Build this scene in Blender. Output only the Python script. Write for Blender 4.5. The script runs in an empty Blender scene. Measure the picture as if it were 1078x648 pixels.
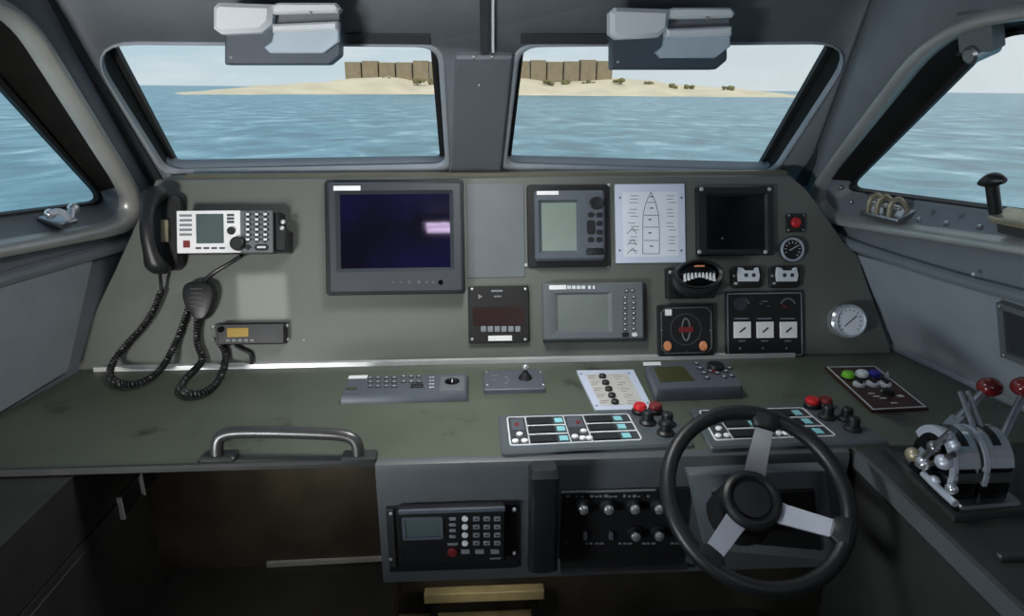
import bpy, bmesh, math, random
from mathutils import Vector as V, Matrix
random.seed(4)
SC = bpy.context.scene
COL = SC.collection
PI = math.pi
sin, cos, rad = math.sin, math.cos, math.radians

# ------------------------------------------------------------------ camera model
FPX, PITCH, YAW = 700.0, rad(18.3), rad(3.0)
CAM = V((0, 0, 1.55))
CF = V((sin(YAW)*cos(PITCH), cos(YAW)*cos(PITCH), -sin(PITCH)))
CR = V((cos(YAW), -sin(YAW), 0))
CU = CR.cross(CF)
def ray(px, py): return CF + CR*((px-539)/FPX) + CU*((324-py)/FPX)
def hit(px, py, p0, n):
    d = ray(px, py); return CAM + d*((p0-CAM).dot(n)/d.dot(n))

class Frame:
    """A working surface: origin, right, up-the-surface, out-of-the-surface."""
    def __init__(s, o, X, Y):
        s.o = V(o); s.X = V(X).normalized(); y = V(Y); s.Y = (y - s.X*s.X.dot(y)).normalized(); s.N = s.X.cross(s.Y)
    def pt(s, u, v, w=0): return s.o + s.X*u + s.Y*v + s.N*w
    def loc(s, px, py, w=0):
        p = hit(px, py, s.o + s.N*w, s.N) - s.o; return (p.dot(s.X), p.dot(s.Y))
    def mat(s, u=0, v=0, w=0):
        m = Matrix.Identity(4)
        for i, a in enumerate((s.X, s.Y, s.N)):
            for j in range(3): m[j][i] = a[j]
        m.translation = s.pt(u, v, w); return m
    def rect(s, x0, y0, x1, y1, w=0):
        a = s.loc(x0, y0, w); b = s.loc(x1, y0, w); c = s.loc(x1, y1, w); d = s.loc(x0, y1, w)
        return ((a[0]+d[0])/2, (b[0]+c[0])/2, (c[1]+d[1])/2, (a[1]+b[1])/2)

TILT = rad(18.3)
WT = 0.90                                              # worktop height
PAN = Frame((0, 1.535, WT), (1, 0, 0), (0, sin(TILT), cos(TILT)))
TOP = Frame((0, 0, WT), (1, 0, 0), (0, 1, 0))
FAS = Frame((0, 1.085, WT), (1, 0, 0), (0, 0, 1))
FRW = Frame((0.02, 1.75, 1.345), (1, 0, 0), (0, -.25, .286))
LFW = Frame((-.83-.182*.74-.234*.45, 1.0, .9), (.182, 1, 0), (.234, 0, 1))
RTW = Frame((1.09+.193*.58, 1.0, .9), (.193, -1, 0), (-.393, 0, 1))
WORLD = Frame((0, 0, 0), (1, 0, 0), (0, 1, 0))

# ------------------------------------------------------------------ materials
def lin(c):
    return tuple(((x/255)/12.92 if x/255 <= .04045 else (((x/255)+.055)/1.055)**2.4) for x in c)
MATS = {}
def mat(name, rgb, rough=.5, metal=0, var=.12, scale=14, bump=0, bscale=90, spec=.5, emit=None, estr=0, wear=None, coat=0):
    m = bpy.data.materials.new(name); m.use_nodes = True
    nt = m.node_tree; N = nt.nodes; L = nt.links; b = N['Principled BSDF']
    c = lin(rgb)
    b.inputs['Roughness'].default_value = rough; b.inputs['Metallic'].default_value = metal
    b.inputs['Specular IOR Level'].default_value = spec; b.inputs['Coat Weight'].default_value = coat
    tc = N.new('ShaderNodeTexCoord')
    no = N.new('ShaderNodeTexNoise'); no.inputs['Scale'].default_value = scale; no.inputs['Detail'].default_value = 4
    L.new(tc.outputs['Object'], no.inputs['Vector'])
    cr = N.new('ShaderNodeValToRGB'); e = cr.color_ramp.elements
    e[0].position = .3; e[1].position = .7
    e[0].color = tuple(x*(1-var) for x in c)+(1,); e[1].color = tuple(min(1, x*(1+var)) for x in c)+(1,)
    L.new(no.outputs['Fac'], cr.inputs['Fac'])
    out = cr.outputs['Color']
    if wear:
        n2 = N.new('ShaderNodeTexNoise'); n2.inputs['Scale'].default_value = wear[1]; n2.inputs['Detail'].default_value = 7; n2.inputs['Roughness'].default_value = .65
        L.new(tc.outputs['Object'], n2.inputs['Vector'])
        r2 = N.new('ShaderNodeValToRGB'); r2.color_ramp.elements[0].position = wear[2]; r2.color_ramp.elements[1].position = wear[2]+.08
        L.new(n2.outputs['Fac'], r2.inputs['Fac'])
        mx = N.new('ShaderNodeMix'); mx.data_type = 'RGBA'
        L.new(r2.outputs['Color'], mx.inputs[0]); L.new(out, mx.inputs[6]); mx.inputs[7].default_value = lin(wear[0])+(1,)
        out = mx.outputs[2]
    L.new(out, b.inputs['Base Color'])
    if bump:
        n3 = N.new('ShaderNodeTexNoise'); n3.inputs['Scale'].default_value = bscale; n3.inputs['Detail'].default_value = 3
        L.new(tc.outputs['Object'], n3.inputs['Vector'])
        bp = N.new('ShaderNodeBump'); bp.inputs['Strength'].default_value = bump; bp.inputs['Distance'].default_value = .002
        L.new(n3.outputs['Fac'], bp.inputs['Height']); L.new(bp.outputs['Normal'], b.inputs['Normal'])
    if emit:
        b.inputs['Emission Color'].default_value = lin(emit)+(1,); b.inputs['Emission Strength'].default_value = estr
    MATS[name] = m; return m
mat('hull_grey', (150, 157, 165), .55, bump=.15, var=.06)
mat('wall_grey', (121, 127, 134), .5, bump=.12, var=.06)
mat('dark_wall', (54, 57, 61), .55, bump=.12, var=.1)
mat('dark_pillar', (98, 104, 111), .5, bump=.12, var=.05)
mat('flange_metal', (170, 171, 168), .34, .3, var=.12, scale=8, bump=.1)
mat('rubber', (22, 22, 23), .6, var=.15)
mat('jamb_black', (26, 25, 23), .55, var=.25, scale=25, spec=.25)
mat('panel_paint', (100, 104, 98), .5, bump=.12, var=.05, scale=5)
mat('olive_trim', (96, 92, 76), .55, var=.12)
mat('worktop_paint', (89, 96, 83), .34, bump=.06, var=.1, scale=6, wear=((58, 58, 50), 5.5, .58))
mat('fascia_paint', (84, 88, 91), .45, bump=.1, var=.06)
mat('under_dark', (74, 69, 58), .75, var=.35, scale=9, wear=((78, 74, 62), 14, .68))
mat('console_black', (58, 60, 57), .5, var=.15)
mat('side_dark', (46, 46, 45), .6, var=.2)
mat('floor_dark', (64, 64, 60), .7, var=.3)
mat('bright_edge', (215, 218, 218), .35, .3, var=.1)
mat('black_plastic', (28, 29, 31), .42, var=.15, bump=.05)
mat('black_matte', (20, 20, 21), .6, var=.2)
mat('black_gloss', (10, 10, 12), .12, var=.1)
mat('charcoal', (58, 62, 67), .42, var=.08, bump=.05)
mat('slate', (86, 92, 101), .45, var=.06, bump=.04)
mat('midgrey', (102, 108, 112), .45, var=.06, bump=.04)
mat('steelblue_grey', (84, 91, 96), .42, var=.06)
mat('white_plastic', (245, 245, 245), .4, var=.03)
mat('plaque', (212, 221, 240), .45, var=.03)
mat('plaque_face', (232, 237, 246), .5, var=.03)
mat('cream_face', (205, 203, 198), .5, var=.06, scale=30)
mat('ink', (60, 62, 70), .6)
mat('pale_mark', (226, 230, 232), .5)
mat('grey_mark', (130, 134, 140), .5)
mat('chrome', (225, 228, 232), .2, .8, var=.05)
mat('steel', (150, 152, 156), .3, .9, var=.12)
mat('brushed', (176, 180, 188), .33, .85, var=.1, scale=40)
mat('alu_bright', (208, 214, 226), .38, .5, var=.05)
mat('dark_metal', (84, 84, 84), .35, .6, var=.15)
mat('screw_metal', (200, 200, 200), .3, .5)
mat('lcd_green', (128, 142, 134), .25, var=.05)
mat('lcd_grey', (112, 120, 116), .25, var=.06)
mat('lcd_olive', (70, 72, 44), .3, var=.1)
mat('lcd_dim', (84, 98, 98), .25, var=.06)
mat('lcd_amber', (150, 122, 40), .3, var=.1, emit=(150, 118, 40), estr=.25)
mat('lcd_dark', (10, 10, 12), .15, var=.3)
mat('maroon_screen', (44, 24, 22), .3, var=.2)
mat('red', (214, 40, 44), .35)
mat('dull_red', (122, 40, 42), .4)
mat('red_ball', (112, 30, 28), .18, coat=.5)
mat('orange_cap', (226, 150, 106), .4)
mat('green_cap', (120, 200, 50), .35)
mat('blue_cap', (44, 48, 150), .35)
mat('white_cap', (232, 234, 240), .35)
mat('maroon_plate', (66, 40, 36), .5, var=.3, scale=40)
mat('cyan_led', (150, 220, 226), .35)
mat('visor_light', (226, 231, 236), .5, var=.04)
mat('visor_dark', (70, 80, 92), .5, var=.06)
mat('visor_pale', (182, 198, 210), .5, var=.05)
mat('wheel_rubber', (27, 28, 30), .42, var=.12, bump=.1)
mat('wood_slat', (170, 158, 120), .6, var=.2, scale=18)
mat('brass_worn', (168, 160, 136), .4, .5, var=.25, scale=40)
mat('sand', (208, 194, 168), .9, var=.12, scale=.06)
mat('fort', (134, 121, 99), .9, var=.12, scale=.3)
mat('scrub', (110, 106, 70), .9, var=.3, scale=.4)

def screen_mat():
    m = bpy.data.materials.new('night_blue_screen'); m.use_nodes = True
    N = m.node_tree.nodes; L = m.node_tree.links; b = N['Principled BSDF']
    b.inputs['Base Color'].default_value = (.004, .004, .008, 1); b.inputs['Roughness'].default_value = .04
    tc = N.new('ShaderNodeTexCoord'); no = N.new('ShaderNodeTexNoise'); no.inputs['Scale'].default_value = 7; no.inputs['Detail'].default_value = 2
    L.new(tc.outputs['Object'], no.inputs['Vector'])
    cr = N.new('ShaderNodeValToRGB'); cr.color_ramp.elements[0].position = .38; cr.color_ramp.elements[1].position = .8
    cr.color_ramp.elements[0].color = (.001, .001, .003, 1); cr.color_ramp.elements[1].color = (.006, .004, .04, 1)
    L.new(no.outputs['Fac'], cr.inputs['Fac']); L.new(cr.outputs['Color'], b.inputs['Emission Color'])
    b.inputs['Emission Strength'].default_value = 1; MATS['screen_blue'] = m
screen_mat()
def glass_mat():
    m = bpy.data.materials.new('window_glass'); m.use_nodes = True
    N = m.node_tree.nodes; L = m.node_tree.links; N.remove(N['Principled BSDF'])
    t = N.new('ShaderNodeBsdfTransparent'); t.inputs[0].default_value = (.96, .98, .985, 1)
    g = N.new('ShaderNodeBsdfGlossy'); g.inputs['Roughness'].default_value = .02
    mx = N.new('ShaderNodeMixShader'); mx.inputs[0].default_value = .03
    L.new(t.outputs[0], mx.inputs[1]); L.new(g.outputs[0], mx.inputs[2]); L.new(mx.outputs[0], N['Material Output'].inputs[0])
    MATS['glass'] = m
glass_mat()
def sea_mat():
    m = bpy.data.materials.new('sea_water'); m.use_nodes = True
    N = m.node_tree.nodes; L = m.node_tree.links; b = N['Principled BSDF']
    b.inputs['Roughness'].default_value = .28; b.inputs['Specular IOR Level'].default_value = .28
    tc = N.new('ShaderNodeTexCoord'); mp = N.new('ShaderNodeMapping'); mp.inputs['Scale'].default_value = (.30, .20, 1)
    L.new(tc.outputs['Object'], mp.inputs['Vector'])
    a = N.new('ShaderNodeTexNoise'); a.inputs['Scale'].default_value = 1.0; a.inputs['Detail'].default_value = 8; a.inputs['Roughness'].default_value = .62; a.inputs['Distortion'].default_value = .6
    L.new(mp.outputs[0], a.inputs['Vector'])
    cr = N.new('ShaderNodeValToRGB'); els = cr.color_ramp.elements
    els[0].position = .36; els[0].color = lin((40, 90, 106))+(1,); els[1].position = .5; els[1].color = lin((68, 124, 142))+(1,)
    e = els.new(.58); e.color = lin((102, 150, 166))+(1,); e = els.new(.68); e.color = lin((160, 190, 200))+(1,)
    L.new(a.outputs['Fac'], cr.inputs['Fac']); L.new(cr.outputs['Color'], b.inputs['Base Color'])
    bp = N.new('ShaderNodeBump'); bp.inputs['Strength'].default_value = .5; bp.inputs['Distance'].default_value = .3
    L.new(a.outputs['Fac'], bp.inputs['Height']); L.new(bp.outputs['Normal'], b.inputs['Normal'])
    MATS['sea'] = m
sea_mat()

# ------------------------------------------------------------------ mesh helper
def rr(x0, x1, y0, y1, r=.004, k=3):
    r = min(r, (x1-x0)*.499, (y1-y0)*.499); out = []
    for cx, cy, a0 in ((x1-r, y1-r, 0), (x0+r, y1-r, 90), (x0+r, y0+r, 180), (x1-r, y0+r, 270)):
        for i in range(k+1):
            a = rad(a0 + 90*i/k); out.append((cx+r*cos(a), cy+r*sin(a)))
    return out
def inset(poly, d):
    n = len(poly); out = []
    for i in range(n):
        p = V(poly[i][:2]); a = V(poly[i-1][:2]); b = V(poly[(i+1) % n][:2])
        e1 = p-a; e2 = b-p
        if e1.length < 1e-9: e1 = e2
        if e2.length < 1e-9: e2 = e1
        n1 = V((-e1.y, e1.x)).normalized(); n2 = V((-e2.y, e2.x)).normalized()
        m = n1+n2
        m = m/max(.3, m.length_squared/2) if m.length > 1e-6 else n1
        q = p+m*d; out.append((q.x, q.y))
    return out
def fillet(pts, rs, k=7):
    n = len(pts); out = []
    for i in range(n):
        p = V(pts[i]); a = V(pts[i-1])-p; b = V(pts[(i+1) % n])-p; r = rs[i] if isinstance(rs, (list, tuple)) else rs
        A = p+a.normalized()*min(r, a.length*.49); B = p+b.normalized()*min(r, b.length*.49)
        for j in range(k+1):
            t = j/k; q = A*(1-t)**2+p*2*t*(1-t)+B*t*t; out.append(tuple(q))
    return out
class G:
    def __init__(s): s.b = bmesh.new()
    def loft(s, loops, cap0=False, cap1=False, wrap=False):
        vs = [[s.b.verts.new(p) for p in lp] for lp in loops]; n = len(loops[0])
        prs = list(zip(vs, vs[1:])) + ([(vs[-1], vs[0])] if wrap else [])
        for A, B in prs:
            for i in range(n):
                j = (i+1) % n
                try: s.b.faces.new((A[i], A[j], B[j], B[i]))
                except ValueError: pass
        if cap0: s.b.faces.new(vs[0][::-1])
        if cap1: s.b.faces.new(vs[-1])
        return s
    def prism(s, poly, z0, z1, ch=.001):
        a = [(x, y, z0) for x, y in poly]
        if ch: L = [a, [(x, y, z1-ch) for x, y in poly], [(x, y, z1) for x, y in inset(poly, ch)]]
        else: L = [a, [(x, y, z1) for x, y in poly]]
        return s.loft(L, True, True)
    def box(s, x0, x1, y0, y1, z0, z1, r=.003, ch=.001, k=3): return s.prism(rr(x0, x1, y0, y1, r, k), z0, z1, ch)
    def frame(s, x0, x1, y0, y1, t, z0, z1, r=.004, k=3):
        o = rr(x0, x1, y0, y1, r, k); i = inset(o, t)
        return s.loft([[(x, y, z0) for x, y in o], [(x, y, z1) for x, y in o], [(x, y, z1) for x, y in i], [(x, y, z0) for x, y in i]], wrap=True)
    def lathe(s, cx, cy, prof, seg=24, c0=True, c1=True, sx=1, sy=1):
        return s.loft([[(cx+r*cos(2*PI*i/seg)*sx, cy+r*sin(2*PI*i/seg)*sy, z) for i in range(seg)] for r, z in prof], c0, c1)
    def cyl(s, cx, cy, r, z0, z1, ch=.0008, seg=20): return s.lathe(cx, cy, [(r, z0), (r, z1-ch), (r-ch, z1)], seg)
    def dome(s, cx, cy, r, z0, h, seg=16, sx=1, sy=1):
        return s.lathe(cx, cy, [(r*cos(a*PI/12), z0+h*sin(a*PI/12)) for a in range(6)]+[(r*.04, z0+h)], seg, sx=sx, sy=sy)
    def ball(s, c, rx, ry=None, rz=None, seg=20, k=10):
        ry = ry or rx; rz = rz or rx
        return s.loft([[(c[0]+rx*sin(PI*j/k)*cos(2*PI*i/seg), c[1]+ry*sin(PI*j/k)*sin(2*PI*i/seg), c[2]-rz*cos(PI*j/k)) for i in range(seg)] for j in [.06]+list(range(1, k))+[k-.06]], True, True)
    def tube(s, pts, r, seg=8, closed=False, r2=None, smooth=0):
        P = [V(p) for p in pts]
        for _ in range(smooth):
            Q = [P[0]]
            for a, b in zip(P, P[1:]): Q += [a*.75+b*.25, a*.25+b*.75]
            P = Q+[P[-1]]
        n = len(P); up = None; loops = []
        for i in range(n):
            if closed: t = P[(i+1) % n]-P[i-1]
            else: t = P[min(i+1, n-1)]-P[max(i-1, 0)]
            t.normalize()
            if up is None: up = t.orthogonal().normalized()
            up = (up-t*up.dot(t)).normalized(); bi = t.cross(up)
            rr_ = r if r2 is None else r+(r2-r)*i/(n-1)
            loops.append([tuple(P[i]+(up*cos(2*PI*j/seg)+bi*sin(2*PI*j/seg))*rr_) for j in range(seg)])
        return s.loft(loops, not closed, not closed, closed)
    def bar(s, a, b, w, h, up=(0, 0, 1)):
        a = V(a); b = V(b); t = (b-a).normalized(); x = t.cross(V(up)).normalized(); y = x.cross(t)
        f = lambda p: [tuple(p+x*sx*w/2+y*sy*h/2) for sx, sy in ((-1, -1), (1, -1), (1, 1), (-1, 1))]
        return s.loft([f(a), f(b)], True, True)
    def done(s, name, m, parent=None, off=(0, 0, 0), mtx=None, sharp=32, uncull=False):
        b = s.b
        if off != (0, 0, 0): bmesh.ops.translate(b, verts=b.verts, vec=off)
        bmesh.ops.recalc_face_normals(b, faces=b.faces)
        me = bpy.data.meshes.new(name); b.to_mesh(me); b.free()
        for p in me.polygons: p.use_smooth = True
        me.set_sharp_from_angle(angle=rad(sharp))
        me.materials.append(MATS[m] if isinstance(m, str) else m)
        o = bpy.data.objects.new(name, me); COL.objects.link(o)
        if parent: o.parent = parent
        elif mtx: o.matrix_world = mtx
        return o

def tag(o, label=None, cat=None, group=None, kind=None):
    if label: o['label'] = label
    if cat: o['category'] = cat
    if group: o['group'] = group
    if kind: o['kind'] = kind
    return o
class T:
    """A thing: an Empty on a surface; part() takes shapes in that surface's coordinates."""
    def __init__(s, name, label, cat, fr, u, v, w=0, group=None):
        s.fr = fr; s.off = (-u, -v, -w); s.e = bpy.data.objects.new(name, None); s.e.empty_display_size = .03; COL.objects.link(s.e)
        s.e.matrix_world = fr.mat(u, v, w); tag(s.e, label, cat, group)
    def part(s, name, g, m, parent=None, label=None, sharp=32):
        o = g.done(name, m, parent or s.e, s.off, sharp=sharp)
        if label: o['label'] = label
        return o
    def screws(s, pts, z, r=.0035, m='screw_metal', h=.0025):
        for x, y in pts: s.part('screw', G().dome(x, y, r, z, h, 12), m)
def copy_tree(o, parent=None):
    c = o.copy(); COL.objects.link(c)
    if parent: c.parent = parent
    for ch in list(o.children): copy_tree(ch, c)
    return c
def mid(r): return ((r[0]+r[1])/2, (r[2]+r[3])/2)
def struct(name, g, m, label=None, mtx=None, parent=None, sharp=32):
    o = g.done(name, m, parent, mtx=mtx, sharp=sharp)
    if not parent: tag(o, label, 'structure', kind='structure')
    return o
def fill_holes(g, outer, holes, w=0):
    b = g.b; ed = []
    for lp in [outer]+holes:
        vs = [b.verts.new((x, y, w)) for x, y in lp]
        ed += [b.edges.new((vs[i], vs[(i+1) % len(vs)])) for i in range(len(vs))]
    bmesh.ops.triangle_fill(b, edges=ed, use_beauty=True, use_dissolve=False)
    # drop triangles that ended up inside a hole
    for f in list(b.faces):
        c = f.calc_center_median()
        for h in holes:
            ins = False; n = len(h)
            for i in range(n):
                x1, y1 = h[i]; x2, y2 = h[(i+1) % n]
                if (y1 > c.y) != (y2 > c.y) and c.x < (x2-x1)*(c.y-y1)/(y2-y1)+x1: ins = not ins
            if ins: b.faces.remove(f); break
def thicken(o, d):
    for p in o.data.polygons:
        if p.normal.z < 0: p.flip()
    md = o.modifiers.new('thick', 'SOLIDIFY'); md.thickness = d; md.offset = -1

# ================================================================== exterior
sea = G(); sea.loft([[(-5000, -60, 0), (5000, -60, 0), (5000, 6000, 0), (-5000, 6000, 0)]], True)
EXT = Matrix.Translation((0, 0, -1.5)) @ Matrix.Rotation(rad(.5), 4, 'Y')
struct('sea', sea, 'sea', 'teal open sea with small waves outside the windows', EXT)
g = G(); rnd = random.Random(7)
xs = [-140+300*i/90 for i in range(91)]; rows = [0, .12, .3, .5, .75, 1]
def ridge(x):
    t = max(0, min(1, (x+140)/300)); e = min(1, (t/.30)**1.1) if t < .42 else min(1, ((1-t)/.30)**.9)
    return 7.9*e*(1+.06*sin(x*.11)+.04*sin(x*.31+1))*(1+.25*(t-.4))
ys = [(215 if x < -110 else 0) for x in xs]
grid = []
for x in xs:
    near = 230+95*max(0, min(1, (x+140)/110)); near += 4*sin(x*.2)
    col = []
    for r in rows:
        h = ridge(x)*[0, .22, .62, .9, 1, .8][rows.index(r)] + rnd.uniform(-.12, .12)*(r > 0)
        col.append(g.b.verts.new((x*(near+75*r)/325, near+75*r, h-.15)))
    grid.append(col)
for A, B in zip(grid, grid[1:]):
    for i in range(len(rows)-1): g.b.faces.new((A[i], B[i], B[i+1], A[i+1]))
struct('island_hill', g, 'sand', 'low sandy island on the horizon beyond the sea', EXT, sharp=80)
f0 = bpy.data.objects.new('hilltop_fort', None); COL.objects.link(f0); f0.matrix_world = EXT @ Matrix.Translation((0, 362, 5.6))
tag(f0, 'long sand-brown walled fort on top of the island', 'fort')
for i in range(16):
    x0 = -66+8.6*i; h = 9.4+.5*sin(i*1.9)+.13*i
    q = G(); q.box(x0, x0+7.9, 0, 9, 0, h, .2, .15)
    q.box(x0+.6, x0+7.3, -.25, .4, 1.2, h-1.5, .1, 0)
    q.done('wall_section', 'fort', f0)
for i in range(14):
    x = -40+12*i+rnd.uniform(-4, 4)
    q = G()
    for k in range(9):
        q.ball((rnd.uniform(-2.6, 2.6), rnd.uniform(-1, 1), rnd.uniform(.3, 1.6)), rnd.uniform(.7, 1.4), None, rnd.uniform(.6, 1.1), 8, 5)
    ny = 325+26+rnd.uniform(-3, 3)
    o = q.done('scrub_bush', 'scrub', mtx=EXT @ Matrix.Translation((x*ny/325, ny, ridge(x)*.66)))
    tag(o, 'small scrub bush on the sand of the far island', 'bush', 'scrub bushes below the fort')

# ================================================================== room shell
# floor, ceiling, rear bulkhead
struct('floor', G().box(-1.7, 1.9, -1.0, 1.75, -.04, 0, .01, 0), 'floor_dark', 'dark cabin floor under the consoles')
SUN_D = V((.02, .73, -.68)).normalized()                 # sunlight, from aft over the cabin roof
tgt = [hit(px, py, PAN.o, PAN.N) for px, py in ((250, 280), (302, 280), (302, 336), (250, 336))]
hp = [q-SUN_D*((1.98-q.z)/-SUN_D.z) for q in tgt]
hx0 = (hp[0].x+hp[3].x)/2; hx1 = (hp[1].x+hp[2].x)/2; hy0 = min(p.y for p in hp); hy1 = max(p.y for p in hp)
g = G(); fill_holes(g, [(-1.6, -1.0), (1.8, -1.0), (1.8, .75), (-1.6, .75)], [[(hx0, hy0), (hx1, hy0), (hx1, hy1), (hx0, hy1)]], 1.98)  # unseen hatch opening, added so a sun patch falls on the board
ce = struct('ceiling', g, 'hull_grey', 'grey painted cabin ceiling above the windscreen')
g = G(); g.loft([[(x, y, z) for y, z in [(.75, 1.98), (1.345, 1.805), (1.36, 1.84), (.75, 2.03)]] for x in (-1.6, 1.8)], True, True); g.done('ceiling_slope', 'hull_grey', ce)
g = G(); g.frame(hx0-.03, hx1+.03, hy0-.03, hy1+.03, .03, 1.955, 1.98, .004); hf = g.done('added_hatch_frame', 'flange_metal', ce)
G().box(hx0-.01, hx1+.01, hy0-.01, hy1+.01, 1.984, 1.99, .002, 0).done('pane', 'glass', hf)
# front wall
def fw(pts, w=0): return [FRW.loc(x, y, w) for x, y in pts]
FO_L = fw([(86, 43), (172, 185), (475, 182), (467, 46)]); FI_L = fw([(90, 46.5), (175.5, 182), (469, 175.5), (460.5, 49.5)])
FO_R = fw([(541, 46), (527, 181), (815, 187), (907, 43)]); FI_R = fw([(548, 49.5), (533, 175), (812.5, 183.5), (903, 46)])
GL_L = fw([(121, 44), (190, 175.5), (463.5, 166.5), (453, 44)], -.055); GL_R = fw([(552, 44), (537.5, 166.5), (797, 175.5), (872, 44)], -.055)
rF = [.075, .03, .03, .035]; rR = [.035, .03, .03, .075]
def ccw(l): return l
def window(idx, fr, outer, inner, glass, ro, ri, rg, depth, rise, label, jm, fm):
    O = fillet(outer, ro); I = fillet(inner, ri); Gp = fillet(glass, rg)
    mI = [((a[0]+b[0])/2, (a[1]+b[1])/2) for a, b in zip(O, I)]
    L3 = lambda lp, w: [(x, y, w) for x, y in lp]
    fl = G(); mixl = lambda f: [(a[0]*(1-f)+b[0]*f, a[1]*(1-f)+b[1]*f) for a, b in zip(O, I)]
    fl.loft([L3(O, .0), L3(mixl(.08), rise*.6), L3(mixl(.25), rise*.92), L3(mixl(.45), rise), L3(mixl(.7), rise*.9), L3(mixl(.9), rise*.5), L3(I, 0), L3(I, -.012)])
    o = tag(fl.done('window_%d' % idx, fm, mtx=fr.mat(), sharp=50), label, 'window', kind='structure')
    cen = V((sum(p[0] for p in Gp)/len(Gp), sum(p[1] for p in Gp)/len(Gp)))
    big = [tuple(V(p)+(V(p)-cen).normalized()*.012) for p in Gp]
    wide = [tuple(V(p)+(V(p)-cen).normalized()*.03) for p in Gp]
    J = G(); J.loft([L3(I, -.012), L3([((a[0]+3*b[0])/4, (a[1]+3*b[1])/4) for a, b in zip(I, big)], depth+.012), L3(big, depth+.008), L3(wide, depth-.02)])
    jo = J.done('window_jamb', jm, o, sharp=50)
    if idx > 2:                                        # the sill and forward corner are bare grey metal, the rest is black, its shade put into the colour
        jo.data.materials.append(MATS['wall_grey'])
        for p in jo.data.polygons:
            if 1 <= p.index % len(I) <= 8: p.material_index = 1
    S = G(); S.loft([L3(big, depth+.006), L3(big, depth+.012), L3(Gp, depth+.009), L3(Gp, depth-.006)])
    S.done('window_seal', 'rubber', o)
    P = G(); P.loft([L3(wide, depth-.002), L3(wide, depth+.002)], True, True); P.done('pane', 'glass', o)
    return o, mI
w1, H1 = window(1, FRW, FO_L, FI_L, GL_L, [.11, .045, .04, .05], [.10, .04, .035, .045], [.012, .012, .02, .02], -.055, .004, 'left half of the windscreen with black seal', 'jamb_black', 'hull_grey')
w2, H2 = window(2, FRW, FO_R, FI_R, GL_R, [.05, .04, .045, .11], [.045, .035, .04, .10], [.02, .02, .012, .02], -.055, .004, 'right half of the windscreen with black seal', 'jamb_black', 'hull_grey')
def meet(fr, v, other):                                # u on fr (at height v) where it meets the other wall's plane
    a = fr.pt(0, v); return (other.o-a).dot(other.N)/fr.X.dot(other.N)
FWB = [(meet(FRW, v, sd), v) for v, sd in ((-.30, LFW), (-.30, RTW), (.63, RTW), (.63, LFW))]
def to(fr, p): p = p-fr.o; return (p.dot(fr.X), p.dot(fr.Y))
cL = [to(LFW, FRW.pt(*FWB[0])), to(LFW, FRW.pt(*FWB[3]))]; cR = [to(RTW, FRW.pt(*FWB[1])), to(RTW, FRW.pt(*FWB[2]))]
g = G(); fill_holes(g, FWB, [H1, H2])
thicken(struct('wall_front', g, 'wall_grey', 'grey windscreen bulkhead around both front windows', FRW.mat()), .05)
# side walls with windows
LO = [(.831, .307), (-.36, .405), (-.36, .83), (.388, .83)]; LI = [(.755, .342), (-.33, .43), (-.33, .80), (.368, .80)]
LG = [(.708, .380), (-.30, .455), (-.30, .77), (.295, .77)]
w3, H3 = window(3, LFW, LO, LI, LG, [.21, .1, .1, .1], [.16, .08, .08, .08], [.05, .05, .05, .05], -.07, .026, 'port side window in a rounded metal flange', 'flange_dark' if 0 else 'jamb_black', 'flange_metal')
RO = [(-.928, .315), (.47, .443), (.47, .85), (-.333, .832)]; RI = [(-.866, .342), (.45, .463), (.45, .825), (-.318, .803)]
RG = [(-.744, .402), (.42, .463), (.42, .79), (-.278, .765)]
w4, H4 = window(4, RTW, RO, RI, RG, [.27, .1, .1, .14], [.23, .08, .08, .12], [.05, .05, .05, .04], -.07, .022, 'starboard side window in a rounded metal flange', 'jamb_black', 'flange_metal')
g = G(); fill_holes(g, [(-1.9, -1.0), (cL[0][0], -1.0), cL[0], cL[1], (.2, 1.15), (-1.9, 1.15)], [H3])
thicken(struct('wall_left', g, 'wall_grey', 'grey port cabin side with window', LFW.mat()), .05)
g = G(); fill_holes(g, [(cR[0][0], -1.0), (1.9, -1.0), (1.9, 1.15), (-.2, 1.15), cR[1], cR[0]], [H4])
thicken(struct('wall_right', g, 'wall_grey', 'grey starboard cabin side with window', RTW.mat()), .05)
# rear bulkhead
struct('wall_back', G().box(-1.7, 1.9, -.96, -.92, 0, 2.02, .002, 0), 'wall_grey', 'rear cabin bulkhead')

# trims: corner battens, liners, rails
def wall_tube(name, fr, pts, r, m, label, w=0, sm=2):
    g = G(); g.tube([(u, v, w) for u, v in pts], r, 10, smooth=sm)
    return struct(name, g, m, label, fr.mat())
# A-pillar battens (half-round covers on the corner seams)
def batten(name, a, b, wd, ht, m, label):
    p = FRW.pt(*FRW.loc(*a)); q = FRW.pt(*FRW.loc(*b)); d = (q-p).normalized(); nrm = FRW.N; x = d.cross(nrm).normalized()
    g = G(); prof = [(-wd/2, -.004), (-wd/2, ht*.4), (-wd*.3, ht*.9), (wd*.3, ht*.9), (wd/2, ht*.4), (wd/2, -.004)]
    g.loft([[tuple(c+x*s+nrm*t) for s, t in prof] for c in (p, q)], True, True)
    return struct(name, g, m, label)
batten('trim_1', (166, 196), (34, -14), .05, .014, 'dark_wall', 'dark cover strip on the port corner pillar')
batten('trim_2', (848, 192), (994, -14), .066, .014, 'dark_wall', 'dark cover strip on the starboard corner pillar')
batten('trim_3', (510.5, 52), (510.5, -8), .020, .012, 'dark_wall', 'dark centre seam cover above the windscreen')
batten('trim_4', (519, 52), (519, -8), .006, .012, 'visor_light', 'pale bead beside the centre seam above windscreen')
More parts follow.
